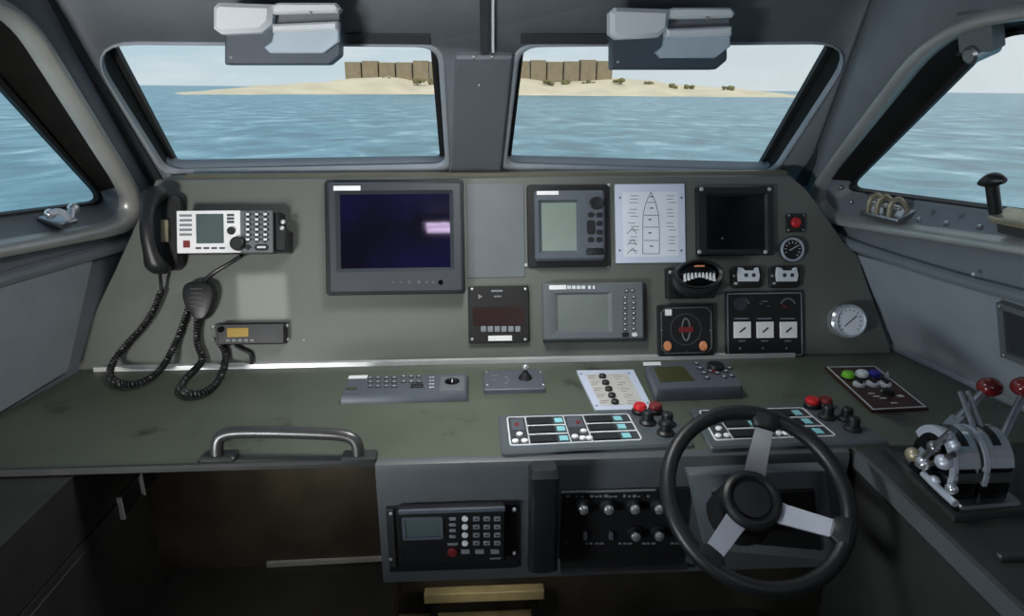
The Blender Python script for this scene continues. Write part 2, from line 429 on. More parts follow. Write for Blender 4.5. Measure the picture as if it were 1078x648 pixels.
# centre pillar cover plate
g = G(); pl = fw([(479, 55), (540, 55), (527, 181), (475, 181)]); pl = [pl[3], pl[2], pl[1], pl[0]]
g.prism(fillet(pl, .006, 2), 0, .016, .005)
pp = struct('trim_5', g, 'dark_pillar', 'grey cover plate of the centre window pillar', FRW.mat())
for px, py in ((499, 60), (518, 60), (504, 90)):
    u, v = FRW.loc(px, py, .016); G().dome(u, v, .003, .016, .002, 10).done('screw', 'screw_metal', pp)
# black gasket strips on the header
for i, (a, b, c, d) in enumerate(((366, 35, 453, 46), (548, 35, 640, 46))):
    r = FRW.rect(a, b, c, d); struct('trim_%d' % (6+i), G().box(r[0], r[1], r[2], r[3], 0, .003, .002, .001), 'dark_wall', ('dark strip over the left windscreen half', 'dark strip over the right windscreen half')[i], FRW.mat())

def P2(fr, pts, w=0): return [fr.loc(x, y, w) for x, y in pts]
# left liner board and lips
ll = P2(LFW, [(93, 273), (67, 389)]) + [(.25, .006), (-.9, .006), (-.9, .262), (.334, .286)]
g = G(); g.prism(ll[::-1] if True else ll, 0, .012, .002); struct('trim_8', g, 'hull_grey', 'grey liner board below the port window', LFW.mat())
wall_tube('trim_9', LFW, [(.72, .29), (.62, .292), (.34, .30), (-.9, .34)], .016, 'wall_grey', 'rounded rail below the port window flange', .004)
# right liner board and rail
rl = P2(RTW, [(891, 262), (911, 277), (942, 361)]) + [(-.2, .014), (.9, .004), (.9, .33), (-.205, .279)]
g = G(); g.prism(rl, 0, .012, .002); struct('trim_10', g, 'hull_grey', 'grey liner board below the starboard window', RTW.mat())
rt = wall_tube('trim_11', RTW, P2(RTW, [(868, 236), (889, 252), (985, 283), (1078, 309)]) + [(.9, .36)], .014, 'wall_grey', 'rounded pipe rail below the starboard window', .012)
u, v = RTW.loc(1024, 289, .026); G().dome(u, v, .005, .024, .004, 10).done('screw', 'screw_metal', rt)
wall_tube('trim_12', RTW, P2(RTW, [(941, 363), (1035, 406)]) + [(-.2, .012), (.9, .0)], .011, 'hull_grey', 'bead where the starboard liner meets the console', .008)
# bolts on the starboard sill
for px, py in ((886, 197), (897, 212), (968, 231), (997, 235), (1032, 239)):
    u, v = RTW.loc(px, py, .012); G().lathe(u, v, [(.006, .010), (.006, .016), (.004, .018)], 6).done('bolt', 'steel', w4)
# plate at right edge of the liner
u, v = RTW.loc(1072, 352, .014)
t = T('switch_box', 'grey framed dark plate on the starboard liner', 'switch box', RTW, -.205, v, .012)
t.part('frame', G().frame(-.246, -.165, v-.062, v+.07, .014, .012, .026), 'midgrey')
t.part('face', G().box(-.233, -.178, v-.049, v+.057, .012, .018), 'charcoal')
t.screws([(-.239, v-.055), (-.239, v+.063)], .026, .003)

# ================================================================== consoles
# instrument panel (upright board)
hgt = .462; ty = 1.535+hgt*sin(TILT); tz = WT+hgt*cos(TILT)
def lx(y, z): return -.83+.182*(y-1.74)+.234*(z-1.35)
def rx(y, z): return 1.09-.193*(y-1.58)-.393*(z-.9)
pp_ = [PAN.loc(*q) for q in ((69, 388), (120, 286), (164, 190))]+[PAN.loc(*q) for q in ((832, 190), (850, 200), (866, 222), (888, 254), (903, 268), (939, 362))]
pp_[0] = (pp_[0][0], .001); pp_[-1] = (pp_[-1][0], .001)
pp_[2] = (pp_[2][0], hgt); pp_[3] = (pp_[3][0], hgt)
g = G(); g.prism(pp_[::-1], -.10, 0, .003)
o = g.done('instrument_panel', 'panel_paint', mtx=PAN.mat()); tag(o, 'upright grey-green instrument board under the windscreen', 'instrument panel')
# ledge along its top, back to the windscreen
g = G(); g.loft([[tuple(PAN.mat().inverted() @ V(p)) for p in ((x, ty+.004, tz-.012), (x, ty+.008, tz-.002), (x, ty+.016, tz+.002), (x, 1.80, tz+.002), (x, 1.80, tz-.03), (x, ty+.02, tz-.03))] for x in (-.765, .80)], True, True)
g.done('ledge', 'panel_paint', o)
g = G(); g.loft([[tuple(PAN.mat().inverted() @ V(p)) for p in ((x, ty+.012, tz), (x, ty+.018, tz+.008), (x, ty+.05, tz+.008), (x, ty+.05, tz))] for x in (-.72, .80)], True, True)
g.done('ledge_strip', 'olive_trim', o)
g = G(); g.loft([[tuple(PAN.mat().inverted() @ V(p)) for p in ((x, 1.524, WT+.0005), (x, 1.526, WT+.011), (x, 1.5385, WT+.011), (x, 1.5345, WT+.0005))] for x in (-.93, .80)], True, True)
g.done('foot_strip', 'bright_edge', o, sharp=20)

# worktop
CX = .706                                              # inboard edge of the starboard console
FY = 1.085
g = G()
YB = 1.60
wl = [(lx(YB, .9)+.004, YB), (lx(FY, .9)+.004, FY), (CX, FY), (rx(FY, .9)-.004, FY), (rx(YB, .9)-.004, YB)]
g.prism(wl, WT-.012, WT, .003)
wt = g.done('worktop', 'worktop_paint'); tag(wt, 'olive green console worktop below the instrument board', 'worktop')
g = G(); g.loft([[(x, FY-.004, WT-.010), (x, FY-.004, WT-.003), (x, FY-.001, WT+.0015), (x, FY+.006, WT+.0015), (x, FY+.006, WT-.010)] for x in (lx(FY, .9)+.01, -.197)], True, True)
g.done('edge_strip', 'dark_metal', wt)
g = G(); g.prism([(CX, FY-.0005), (CX, -.2), (rx(-.2, .9)-.004, -.2), (rx(FY, .9)-.004, FY-.0005)], WT-.03, WT, .003)
tc_ = g.done('throttle_console', 'console_black'); tag(tc_, 'black console top carrying the throttle on the starboard side', 'console')
g = G(); g.loft([[(x, -.2, WT-.03), (x, -.2, WT+.002), (x, FY-.02, WT+.002), (x, FY-.02, WT-.03)] for x in (CX-.004, CX+.006)], True, True)
g.done('edge_strip', 'fascia_paint', tc_)

# fascia below the worktop
g = G()
fx0, fx1 = -.194, .33
pr = [(FY+.03, WT-.004), (FY+.002, WT+.0006), (FY-.010, WT-.004), (FY-.014, WT-.016), (FY-.014, WT-.262), (FY+.0, WT-.27), (FY+.03, WT-.27)]
g.loft([[(x, y, z-.0) for y, z in pr] for x in (fx0, CX-.01)], True, True)
fa = g.done('console_fascia', 'fascia_paint'); tag(fa, 'grey front face of the helm console below the worktop', 'console')
FAF = Frame((0, FY-.014, WT), (1, 0, 0), (0, 0, 1))
# helm column housing
t = T('helm_housing', 'dark wedge-shaped housing behind the steering wheel', 'helm housing', FAF, .45, -.12)
r = FAF.rect(724, 490, 868, 592, .03)
a0, b0 = FAF.loc(724, 497, .02), FAF.loc(744, 578, .03); a1, b1 = FAF.loc(866, 492, .02), FAF.loc(880, 590, .03)
ol = [b0, b1, a1, a0]; il = inset(ol, .02)
g = G(); g.loft([[(x, y, 0) for x, y in ol], [(x, y, .03) for x, y in ol], [(x, y, .04) for x, y in il]], True, True)
t.part('body', g, 'midgrey')
g = G(); q = inset(ol, .03); g.prism(q, .040, .046, .003); t.part('cover', g, 'black_matte')

# starboard console side, dark
g = G(); g.loft([[(CX+.006, y, z) for y, z in ((-.2, 0), (FY+.02, 0), (FY+.02, WT-.03), (-.2, WT-.03))], [(CX+.03, y, z) for y, z in ((-.2, 0), (FY+.02, 0), (FY+.02, WT-.03), (-.2, WT-.03))]], True, True)
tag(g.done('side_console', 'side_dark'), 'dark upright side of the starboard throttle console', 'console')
# bulkhead under the worktop
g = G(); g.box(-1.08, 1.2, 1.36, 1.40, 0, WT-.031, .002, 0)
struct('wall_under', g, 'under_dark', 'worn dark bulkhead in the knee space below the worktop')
bh = g
g = G(); g.loft([[(x, 1.352, z) for x, z in ((-.52, .455), (-.21, .462), (-.21, .472), (-.52, .468))], [(x, 1.36, z) for x, z in ((-.52, .455), (-.21, .462), (-.21, .472), (-.52, .468))]], True, True)
struct('trim_13', g, 'bright_edge', 'pale worn edge strip low in the left knee space')
g = G(); g.box(-.74, -.20, 1.10, 1.36, .40, .455, .004, .003)
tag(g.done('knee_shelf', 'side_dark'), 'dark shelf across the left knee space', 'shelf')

# port side locker
g = G()
g.loft([[(x, y, z) for x, z in ((-1.0, .42), (-.735, .42), (-.735, .735), (-.742, .742), (-.742, .752), (-.735, .76), (-.735, .886), (-1.0, .886))] for y in (-.2, 1.30)], True, True)
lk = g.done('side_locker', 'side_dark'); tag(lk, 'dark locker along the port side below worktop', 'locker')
g = G(); g.bar((-.737, -.2, .747), (-.737, 1.29, .747), .012, .006, (1, 0, 0)); g.done('groove_strip', 'dark_metal', lk)
LKF = Frame((-.735, 0, .6), (0, 1, 0), (0, 0, 1))
for px in ((124, 515, 150, 547), (146, 497, 163, 524)):
    a = LKF.loc(px[0], px[3]-16); b = LKF.loc(px[2], px[1]-4)
    u0, u1 = min(a[0], b[0]), max(a[0], b[0]); vm = (a[1]+b[1])/2
    if 1: 
        t = LKF
        g = G(); g.frame(u0, u1, vm-.026, vm+.026, .005, 0, .006, .004); f = g.done('recess_frame', 'dark_metal', lk)
        bmw = Matrix.Identity(4)
        f.matrix_parent_inverse = Matrix.Identity(4); f.matrix_basis = LKF.mat()
        g = G(); g.box(u0-.001, u0+.003, vm-.026, vm+.026, 0, .009, .001, .0005); e = g.done('pale_edge', 'pale_mark', f)
        g = G(); g.box(u0+.005, u1-.005, vm-.022, vm+.022, 0, .002, .001, 0); g.done('recess', 'black_matte', f)

# foot slats
for i, (px0, py0, px1, py1, z, lb) in enumerate(((446, 613, 572, 626, .42, 'beige wooden foot slat farther under the console'), (418, 640, 566, 655, .30, 'beige wooden foot slat nearest the camera under the console'))):
    a = hit(px0, py1, V((0, 0, z)), V((0, 0, 1))); b = hit(px1, py0, V((0, 0, z)), V((0, 0, 1)))
    g = G(); g.box(a.x, b.x, a.y, b.y, z-.025, z, .003, .002); fo = tag(g.done('footrest', 'wood_slat'), lb, 'foot slat')
    for x in (a.x+.02, b.x-.02): G().box(x-.008, x+.008, a.y+.015, a.y+.035, .27, z-.024, .002, 0).done('leg', 'black_matte', fo)
g = G(); g.box(-.75, .70, 1.02, 1.36, .2, .27, .004, .003); tag(g.done('foot_platform', 'floor_dark'), 'dark foot platform under the helm console', 'platform')

# ================================================================== devices on the instrument panel
def pr_(x0, y0, x1, y1, w=0): return PAN.rect(x0, y0, x1, y1, w)
def label_bar(t, r, z, m='white_plastic', name='label_plate'):
    return t.part(name, G().box(r[0], r[1], r[2], r[3], z, z+.0008, .0005, 0), m)
def keys(t, spots, z, kw, kh, m, name='keypad', h=.002, rr_=.0015, parent=None):
    g = G()
    for u, v in spots: g.box(u-kw/2, u+kw/2, v-kh/2, v+kh/2, z, z+h, rr_, .0006, 2)
    return t.part(name, g, m, parent)
def S(fr, lst, w=0): return [fr.loc(x, y, w) for x, y in lst]

# --- radar monitor
d = .045; r = pr_(345, 191, 487, 308, d); uc, vc = mid(r)
t = T('radar_monitor', 'large charcoal radar monitor with a dark blue screen', 'monitor', PAN, uc, vc)
base = pr_(344, 190, 488, 309, .004); t.part('flange', G().box(base[0]-.002, base[1]+.002, base[2]-.002, base[3]+.002, 0, .012, .01, .002), 'black_plastic')
sc = pr_(358, 204, 473, 281, d)
o_ = rr(r[0], r[1], r[2], r[3], .009); 
s1 = rr(sc[0]-.011, sc[1]+.011, sc[2]-.011, sc[3]+.009, .004); s2 = rr(sc[0], sc[1], sc[2], sc[3], .002)
g = G(); Z = lambda lp, z: [(x, y, z) for x, y in lp]
g.loft([Z(o_, .012), Z(o_, d-.005), Z(inset(o_, .005), d), Z(s1, d), Z(s2, d-.012)], True, False)
t.part('bezel', g, 'charcoal')
t.part('screen', G().box(sc[0]-.001, sc[1]+.001, sc[2]-.001, sc[3]+.001, d-.016, d-.010, .001, 0), 'screen_blue')
label_bar(t, pr_(351, 195.5, 379.5, 200.5, d), d)
g = G()
for px in (414, 422, 431, 441, 449, 456): 
    u, v = PAN.loc(px, 297, d); g.cyl(u, v, .0045 if px in (431, 441) else .003, d, d+.002, .0006, 12)
t.part('buttons', g, 'slate')
u, v = PAN.loc(464, 297, d); t.part('power_button', G().cyl(u, v, .006, d, d+.003), 'black_gloss')

# --- small black annunciator
d = .012; r = pr_(493, 301, 557, 361, d); uc, vc = mid(r)
t = T('alarm_display', 'small square black display with a row of grey buttons', 'display', PAN, uc, vc)
t.part('body', G().box(r[0], r[1], r[2], r[3], 0, d, .004, .002), 'black_matte')
m_ = pr_(498, 323, 552, 342, d); t.part('screen', G().box(m_[0], m_[1], m_[2], m_[3], d, d+.0008, .001, 0), 'maroon_screen')
keys(t, S(PAN, [(509+7.2*i, 346, ) for i in range(6)], d), d, .013, .014, 'grey_mark')
label_bar(t, pr_(514, 353, 539, 358.5, d), d)
g = G()
for a in ((517, 305, 529, 307), (504, 324, 510, 325.5), (520, 311, 528, 312.5)): q = pr_(*a, d); g.box(*q, d, d+.0006, .0003, 0)
q = PAN.loc(505, 312, d); g.cyl(q[0], q[1], .007, d, d+.0008, .0002, 3)
t.part('markings', g, 'grey_mark')
t.screws(S(PAN, [(497, 304), (553, 304), (497, 357), (553, 357)], d), d, .0038)

# --- portrait chart plotter
d = .035; r = pr_(563, 200, 637, 274, d); uc, vc = mid(r)
t = T('chart_plotter', 'portrait slate chart plotter with a pale green screen', 'chart plotter', PAN, uc, vc)
f_ = pr_(555, 194, 642, 281, .008); t.part('backplate', G().box(*f_, 0, .008, .008, .002), 'black_plastic')
sc = pr_(571, 213, 607, 263, d); o_ = rr(*r, .008); s2 = rr(*sc, .002); s1 = rr(sc[0]-.010, sc[1]+.008, sc[2]-.009, sc[3]+.007, .004)
g = G(); g.loft([Z(o_, .008), Z(o_, d-.006), Z(inset(o_, .006), d), Z(s1, d), Z(s2, d-.009)], True)
t.part('bezel', g, 'slate')
t.part('screen', G().box(sc[0]-.001, sc[1]+.001, sc[2]-.001, sc[3]+.001, d-.013, d-.008, .001, 0), 'lcd_green')
label_bar(t, pr_(565, 201, 588, 205, d), d)
q = PAN.loc(628, 213.5, d); t.part('cursor_pad', G().lathe(q[0], q[1], [(.019, d), (.019, d+.003), (.016, d+.005), (.008, d+.004)], 20, sy=.8), 'black_plastic')
g = G()
for x, y, rx_, ry_ in [(622, 226, .008, .006), (631, 226, .008, .006), (622, 239, .010, .017), (631, 235, .008, .006), (631, 244, .008, .006), (622, 252, .008, .006), (631, 252, .008, .006)]:
    q = PAN.loc(x, y, d); g.box(q[0]-rx_, q[0]+rx_, q[1]-ry_, q[1]+ry_, d, d+.003, .006, .001)
t.part('keypad', g, 'black_plastic')
q = PAN.loc(626.5, 264.5, d); g = G(); g.box(q[0]-.022, q[0]+.022, q[1]-.008, q[1]+.008, d, d+.003, .005, .001); t.part('power_key', g, 'black_gloss')
t.screws(S(PAN, [(556.5, 197), (641, 195), (554, 279), (640, 279)], .004), .004, .005)

# --- landscape GPS
d = .03; r = pr_(572, 297.5, 678, 357, d); uc, vc = mid(r)
t = T('navigation_display', 'landscape grey navigation unit with key column, below chart plotter', 'navigation display', PAN, uc, vc)
q = pr_(571, 298, 680, 360, .004); t.part('backplate', G().box(*q, 0, .008, .004, .001), 'charcoal')
sc = pr_(588, 310, 640, 347, d); o_ = rr(*r, .005); s2 = rr(*sc, .002); s1 = rr(sc[0]-.012, sc[1]+.010, sc[2]-.006, sc[3]+.006, .003)
g = G(); g.loft([Z(o_, .008), Z(o_, d-.004), Z(inset(o_, .004), d), Z(s1, d), Z(s2, d-.007)], True)
t.part('bezel', g, 'midgrey')
t.part('screen', G().box(sc[0]-.001, sc[1]+.001, sc[2]-.001, sc[3]+.001, d-.010, d-.006, .001, 0), 'lcd_grey')
label_bar(t, pr_(578, 300, 596, 304.5, d), d)
g = G()
for a in ((597, 601, ), (602, 606), (607, 611), (612, 616), (619, 622), (624, 626)): g.box(*pr_(a[0], 300.5, a[1], 304, d), d, d+.0006, .0003, 0)
t.part('markings', g, 'pale_mark')
sp = []
for i, y in enumerate((306, 313, 319, 324.5, 330, 335.5, 341, 346.5)):
    sp += S(PAN, [(658+(1.5 if i == 0 else 0), y), (667-(1.5 if i == 0 else 0), y-.5)], d)
keys(t, sp, d, .011, .0085, 'charcoal', rr_=.004)
g = G()
for u, v in sp: g.box(u-.003, u+.002, v-.001, v+.002, d+.002, d+.0026, .001, 0)
t.part('key_marks', g, 'pale_mark')
q = PAN.loc(659, 352, d); t.part('power_key', G().box(q[0]-.010, q[0]+.008, q[1]-.006, q[1]+.006, d, d+.002, .005, .001), 'black_plastic')
q = PAN.loc(668, 352, d); t.part('dim_key', G().box(q[0]-.007, q[0]+.007, q[1]-.005, q[1]+.005, d, d+.002, .005, .001), 'pale_mark')

# --- white plaque with a ship plan
d = .006; r = pr_(648, 193.5, 721.5, 276.5, d); uc, vc = mid(r)
t = T('ship_plan_plaque', 'upright pale plaque printed with a boat deck plan', 'plaque', PAN, uc, vc)
t.part('plate', G().box(*r, 0, d, .002, .001), 'plaque')
q = pr_(656, 202, 714, 270, d); t.part('printed_sheet', G().box(*q, d, d+.001, .001, .0003), 'plaque_face')
def line(g, a, b, z, w=.0014):
    a = V((a[0], a[1], z)); b = V((b[0], b[1], z)); g.bar(a, b, w, .0006, (0, 0, 1))
g = G(); hull = S(PAN, [(685, 202), (680, 213), (677, 225), (676.5, 240), (676.5, 267), (694, 267), (694, 240), (693, 225), (690, 213), (685, 202)], d)
for a, b in zip(hull, hull[1:]): line(g, a, b, d+.0013)
for y in (213, 226.5, 239, 253): line(g, *S(PAN, [(678 if y > 220 else 681, y), (693 if y > 220 else 689, y)], d), d+.0013)
rn = random.Random(2)
for y in (207, 219, 231, 245, 259):
    q = PAN.loc(685+rn.uniform(-1, 1), y, d); g.box(q[0]-.004, q[0]+.004, q[1]-.0015, q[1]+.0015, d+.001, d+.0016, .0005, 0)
for i in range(17):
    y = 206+3.6*i
    if i % 4 != 3:
        a = rn.uniform(0, 3); line(g, *S(PAN, [(661+a, y), (667+a+rn.uniform(0, 4), y)], d), d+.0013, .0012)
        a = rn.uniform(0, 3); line(g, *S(PAN, [(701+a, y), (707+a+rn.uniform(0, 2), y)], d), d+.0013, .0012)
for y in (243, 255, 264): line(g, *S(PAN, [(660, y+3), (666, y-3)], d), d+.0013, .0014); line(g, *S(PAN, [(666, y-3), (670, y+3)], d), d+.0013, .0014)
t.part('printed_plan', g, 'ink')
t.screws(S(PAN, [(652.5, 208), (652.5, 263.5), (717.5, 208), (717.5, 263.5)], d), d, .0028, 'slate', .0015)

# --- black square display
d = .016; r = pr_(734, 195.5, 815, 268.5, d); uc, vc = mid(r)
t = T('echo_sounder', 'large black square depth display with a blank screen', 'display', PAN, uc, vc)
sc = pr_(745, 206, 806, 262, d); o_ = rr(*r, .004); s2 = rr(*sc, .002); s1 = rr(sc[0]-.006, sc[1]+.006, sc[2]-.006, sc[3]+.007, .003)
g = G(); g.loft([Z(o_, 0), Z(o_, d-.003), Z(inset(o_, .003), d), Z(s1, d), Z(s2, d-.006)], True); t.part('bezel', g, 'black_plastic')
t.part('screen', G().box(sc[0]-.001, sc[1]+.001, sc[2]-.001, sc[3]+.001, d-.010, d-.006, .001, 0), 'lcd_dark')
q = PAN.loc(761.5, 250.5, d); t.part('indicator', G().dome(q[0], q[1], .003, d-.006, .002, 10), 'lcd_dim')
t.screws(S(PAN, [(738.5, 199), (810, 199), (736.5, 265), (806, 265)], d), d, .0055)

# --- red lamp
d = .008; r = pr_(828.5, 225, 847.5, 244, d); uc, vc = mid(r)
t = T('warning_lamp', 'red warning lamp on a small black square plate', 'warning lamp', PAN, uc, vc)
t.part('plate', G().box(*r, 0, d, .002, .001), 'black_plastic')
q = PAN.loc(838.5, 234, .014); t.part('lens', G().lathe(q[0], q[1], [(.013, d), (.013, d+.006), (.009, d+.010), (.001, d+.011)], 18), 'red')
t.screws(S(PAN, [(830.5, 226.5), (846, 226.5), (830, 242), (845.5, 242)], d), d, .0026)

# --- round instrument with bright ring under it
q = PAN.loc(834.5, 262.5, .012)
t = T('rudder_angle_gauge', 'small round black gauge in a bright ring below the red lamp', 'gauge', PAN, *q)
t.part('case', G().lathe(q[0], q[1], [(.032, 0), (.033, .006), (.031, .010), (.029, .010)], 32), 'charcoal')
t.part('ring', G().lathe(q[0], q[1], [(.031, .0095), (.030, .014), (.0265, .015), (.0245, .011)], 32, False, False), 'alu_bright')
t.part('dial', G().cyl(q[0], q[1], .0255, .009, .0115), 'black_matte')
g = G()
for k in range(10):
    a = rad(-50+28*k); line(g, (q[0]+.016*cos(a), q[1]+.016*sin(a)), (q[0]+.021*cos(a), q[1]+.021*sin(a)), .012, .0016)
line(g, (q[0]-.008, q[1]-.002), (q[0]+.012, q[1]+.009), .012, .0018); t.part('dial_marks', g, 'pale_mark')

# --- two guarded switches
d = .012
for i, x0 in enumerate((770, 810.5)):
    r = pr_(x0, 280, x0+32, 303, d); uc, vc = mid(r); q = lambda x, y: PAN.loc(x0+x, y, .02)
    t = T('guarded_switch', ('guarded switch with clear cover, next to the compass', 'guarded switch with clear cover, under the round ringed gauge')[i], 'switch', PAN, uc, vc)
    t.part('base', G().box(*r, 0, d, .010, .002), 'black_plastic')
    pl = [q(8, 296), q(28.5, 296), q(30, 290), q(28, 281), q(25, 282), q(24.5, 284.5), q(14, 284.5), q(12, 282), q(8, 281), q(7, 289)]
    t.part('cover', G().prism(pl, d, .022, .001), 'grey_mark' if 0 else 'visor_light')
    a, b = q(15, 289.5), q(23, 289.5); g = G(); g.cyl(a[0], a[1], .005, .022, .024); g.cyl(b[0], b[1], .005, .022, .024); t.part('contact', g, 'ink')
    a, b = q(4, 290), q(6, 298); t.part('screw', G().dome(a[0], a[1], .003, d, .002), 'screw_metal'); t.part('screw', G().dome(b[0], b[1], .0035, d, .002, sx=1.5), 'screw_metal')

# --- compass
q = PAN.loc(733, 289, .05)
r = pr_(702, 281, 728, 310, .02)
t = T('compass', 'black bracket-mounted magnetic compass with a white card', 'compass', PAN, q[0]-.01, q[1]-.01)
t.part('bracket', G().box(r[0], r[1]+.06, r[2]-.01, r[3], 0, .026, .006, .003), 'black_plastic')
t.screws(S(PAN, [(706, 286.5), (709, 293.5)], .026), .026, .005)
cx, cy = q
g = G(); g.lathe(cx, cy-.012, [(.050, .02), (.062, .03), (.066, .045), (.062, .06), (.05, .066)], 28, sy=.72); t.part('body', g, 'black_plastic')
g = G(); c_ = [(cx+.061*cos(2*PI*k/28), cy+.036*sin(2*PI*k/28)) for k in range(28)]
g.loft([Z(c_, .055), Z(c_, .074), Z([(cx+(x-cx)*.92, cy+(y-cy)*.92) for x, y in c_], .079), Z([(cx+(x-cx)*.8, cy+(y-cy)*.8) for x, y in c_], .074)], True, False); t.part('hood', g, 'black_plastic')
g = G(); g.dome(cx, cy, .050, .066, .008, 24, sy=.56); t.part('dome', g, 'black_gloss')
g = G()
for k in range(9):
    a = -.036+.009*k; h = .0125+.003*cos(k*.8); y = cy-.004+.004*cos((k-4)*.45)
    g.prism([(cx+a-.0035, y-h*.8), (cx+a+.0035, y-h*.8), (cx+a+.001, y+h*.5), (cx+a-.003, y+h*.3)], .0725, .0755, 0)
t.part('compass_card', g, 'pale_mark')
g = G(); g.box(cx-.012, cx+.012, cy+.018, cy+.0215, .071, .0765, .001, 0); t.part('index_mark', g, 'orange_cap')

# --- rudder indicator
d = .014; r = pr_(693, 320.5, 752, 374.5, d); uc, vc = mid(r)
t = T('autopilot_dial', 'square black dial with two orange knobs below compass', 'autopilot dial', PAN, uc, vc)
t.part('body', G().box(*r, 0, d, .004, .002), 'black_plastic')
q = pr_(696, 323.5, 749, 371.5, d); pl = rr(*q, .012, 1); pi = inset(pl, .0014)
g = G(); g.loft([Z(pl, d), Z(pl, d+.0008), Z(pi, d+.0008), Z(pi, d)], wrap=True)
for a in ((695, 347, 698, 347.8), (746.5, 347, 749.5, 347.8), (722, 369, 722.8, 371)): g.box(*pr_(*a, d), d, d+.0009, .0001, 0)
t.part('outline', g, 'grey_mark')
c = PAN.loc(722, 346.5, d)
g = G(); g.lathe(c[0], c[1], [(.040, d), (.041, d+.002), (.038, d+.0025), (.037, d+.001)], 36, False, False); t.part('dial_ring', g, 'charcoal')
g = G(); e1 = [(c[0]+.0115*cos(2*PI*k/24), c[1]+.029*sin(2*PI*k/24)) for k in range(24)]; e2 = inset(e1, .0025)
g.loft([Z(e1, d), Z(e1, d+.002), Z(e2, d+.002), Z(e2, d)], wrap=True); t.part('pointer', g, 'grey_mark')
q = pr_(714.5, 344, 729.5, 349.5, d); t.part('red_bar', G().box(*q, d+.002, d+.0035, .001, .0005), 'dull_red')
q = pr_(700, 325.5, 707, 332, d); t.part('white_lamp', G().box(*q, d, d+.003, .001, .0005), 'white_plastic')
for x in (702.5, 740): q = PAN.loc(x, 364, d); t.part('knob', G().lathe(q[0], q[1], [(.010, d), (.010, d+.006), (.008, d+.008)], 18, sy=1.25), 'orange_cap')

# --- engine gauge panel
d = .008; r = pr_(764, 306.5, 846, 375.5, d); uc, vc = mid(r)
t = T('engine_gauge_panel', 'black engine panel with three white square gauges and a pale outline', 'gauge panel', PAN, uc, vc)
t.part('plate', G().box(*r, 0, d, .003, .001), 'black_plastic')
q = pr_(765.5, 308, 844.5, 374.5, d); t.part('outline', G().frame(*q, .0028, d, d+.001, .005), 'grey_mark')
q = pr_(783, 371, 810, 376, d); t.part('tab', G().box(*q, d, d+.0015, .004, .0005), 'charcoal')
for i, x in enumerate((781, 805, 829.5)):
    c = PAN.loc(x, 347, d); gg = t.part('square_gauge', G().box(c[0]-.0215, c[0]+.0215, c[1]-.0205, c[1]+.0205, d, d+.006, .001, .001), 'white_plastic')
    g = G(); line(g, (c[0]-.008, c[1]-.006), (c[0]+.007, c[1]+.006), d+.0065, .004); t.part('needle', g, 'black_plastic', gg)
g = G()
for x in (781, 829.5, 805):
    c = PAN.loc(x, 320, d)
    if x == 805: g.box(c[0]-.008, c[0]+.008, c[1]+.006, c[1]+.0085, d, d+.0006, .0003, 0); g.box(c[0]-.014, c[0]-.006, c[1], c[1]+.002, d, d+.0006, .0003, 0); g.box(c[0]+.006, c[0]+.012, c[1]-.006, c[1]-.004, d, d+.0006, .0003, 0); continue
    for k in range(8):
        a = rad(20+20*k); line(g, (c[0]+.016*cos(a), c[1]-.004+.016*sin(a)), (c[0]+.021*cos(a), c[1]-.004+.021*sin(a)), d+.0005, .003)
for x in (781, 805, 829.5):
    g.box(*pr_(x-8, 334.5, x+7, 335.8, d), d, d+.0006, .0003, 0); g.box(*pr_(x-3.5, 358, x+3.5, 359.3, d), d, d+.0006, .0003, 0)
t.part('markings', g, 'grey_mark')
c = PAN.loc(779, 320, d); t.part('round_gauge', G().lathe(c[0], c[1], [(.017, d), (.017, d+.003), (.014, d+.004), (.013, d+.002)], 24), 'charcoal')
c = PAN.loc(827, 321, d); g = G(); line(g, (c[0]-.010, c[1]-.001), (c[0]+.003, c[1]-.005), d+.0006, .004); t.part('red_needle', g, 'dull_red')
g = G()
for x in (779, 803, 828): q = PAN.loc(x, 366.5, d); g.dome(q[0], q[1], .003, d, .002)
t.part('indicator_lamps', g, 'grey_mark')

# --- chrome pressure gauge far right
q = PAN.loc(894, 338, .03)
t = T('pressure_gauge', 'round chrome pressure gauge alone at the right end of the board', 'gauge', PAN, *q)
t.part('case', G().lathe(q[0], q[1], [(.040, 0), (.044, .004), (.044, .026), (.040, .030), (.036, .030)], 36), 'chrome')
t.part('bezel', G().lathe(q[0]+.002, q[1], [(.041, .030), (.041, .036), (.037, .038), (.034, .034)], 36, False, False), 'alu_bright')
t.part('dial', G().cyl(q[0]+.002, q[1], .0365, .029, .0335), 'plaque_face')
g = G()
for k in range(13):
    a = rad(-45+22.5*k); line(g, (q[0]+.026*cos(a), q[1]+.026*sin(a)), (q[0]+.031*cos(a), q[1]+.031*sin(a)), .034, .0018)
line(g, (q[0]-.014, q[1]-.012), (q[0]+.018, q[1]+.014), .0345, .0028); t.part('needle', g, 'ink')

# --- HF radio
d = .07; r = pr_(185, 221, 286, 266.5, d); uc, vc = mid(r)
t = T('radio_transceiver', 'white-faced radio transceiver with a black keypad beside black handset', 'radio', PAN, uc, vc)
t.part('case', G().box(r[0]+.004, r[1]-.002, r[2]+.002, r[3]-.002, .012, d-.006, .004, .002), 'black_plastic')
q = pr_(186, 221.5, 253, 266, d); t.part('faceplate', G().box(q[0], q[1], q[2], q[3], d-.006, d, .002, .001), 'white_plastic')
q2 = pr_(249.5, 221.5, 287, 266, d); t.part('keypad_plate', G().box(q[1]+.0004, q2[1], q2[2], q2[3], d-.006, d-.0005, .004, .002), 'midgrey')
q = pr_(206.5, 225, 235.5, 256, d); t.part('screen', G().box(*q, d, d+.001, .001, .0005), 'lcd_dim')
g = G()
for i in range(5): g.box(*pr_(189, 225.5+5*i, 202, 228+5*i, d), d, d+.0006, .0003, 0)
t.part('soft_keys', g, 'grey_mark')
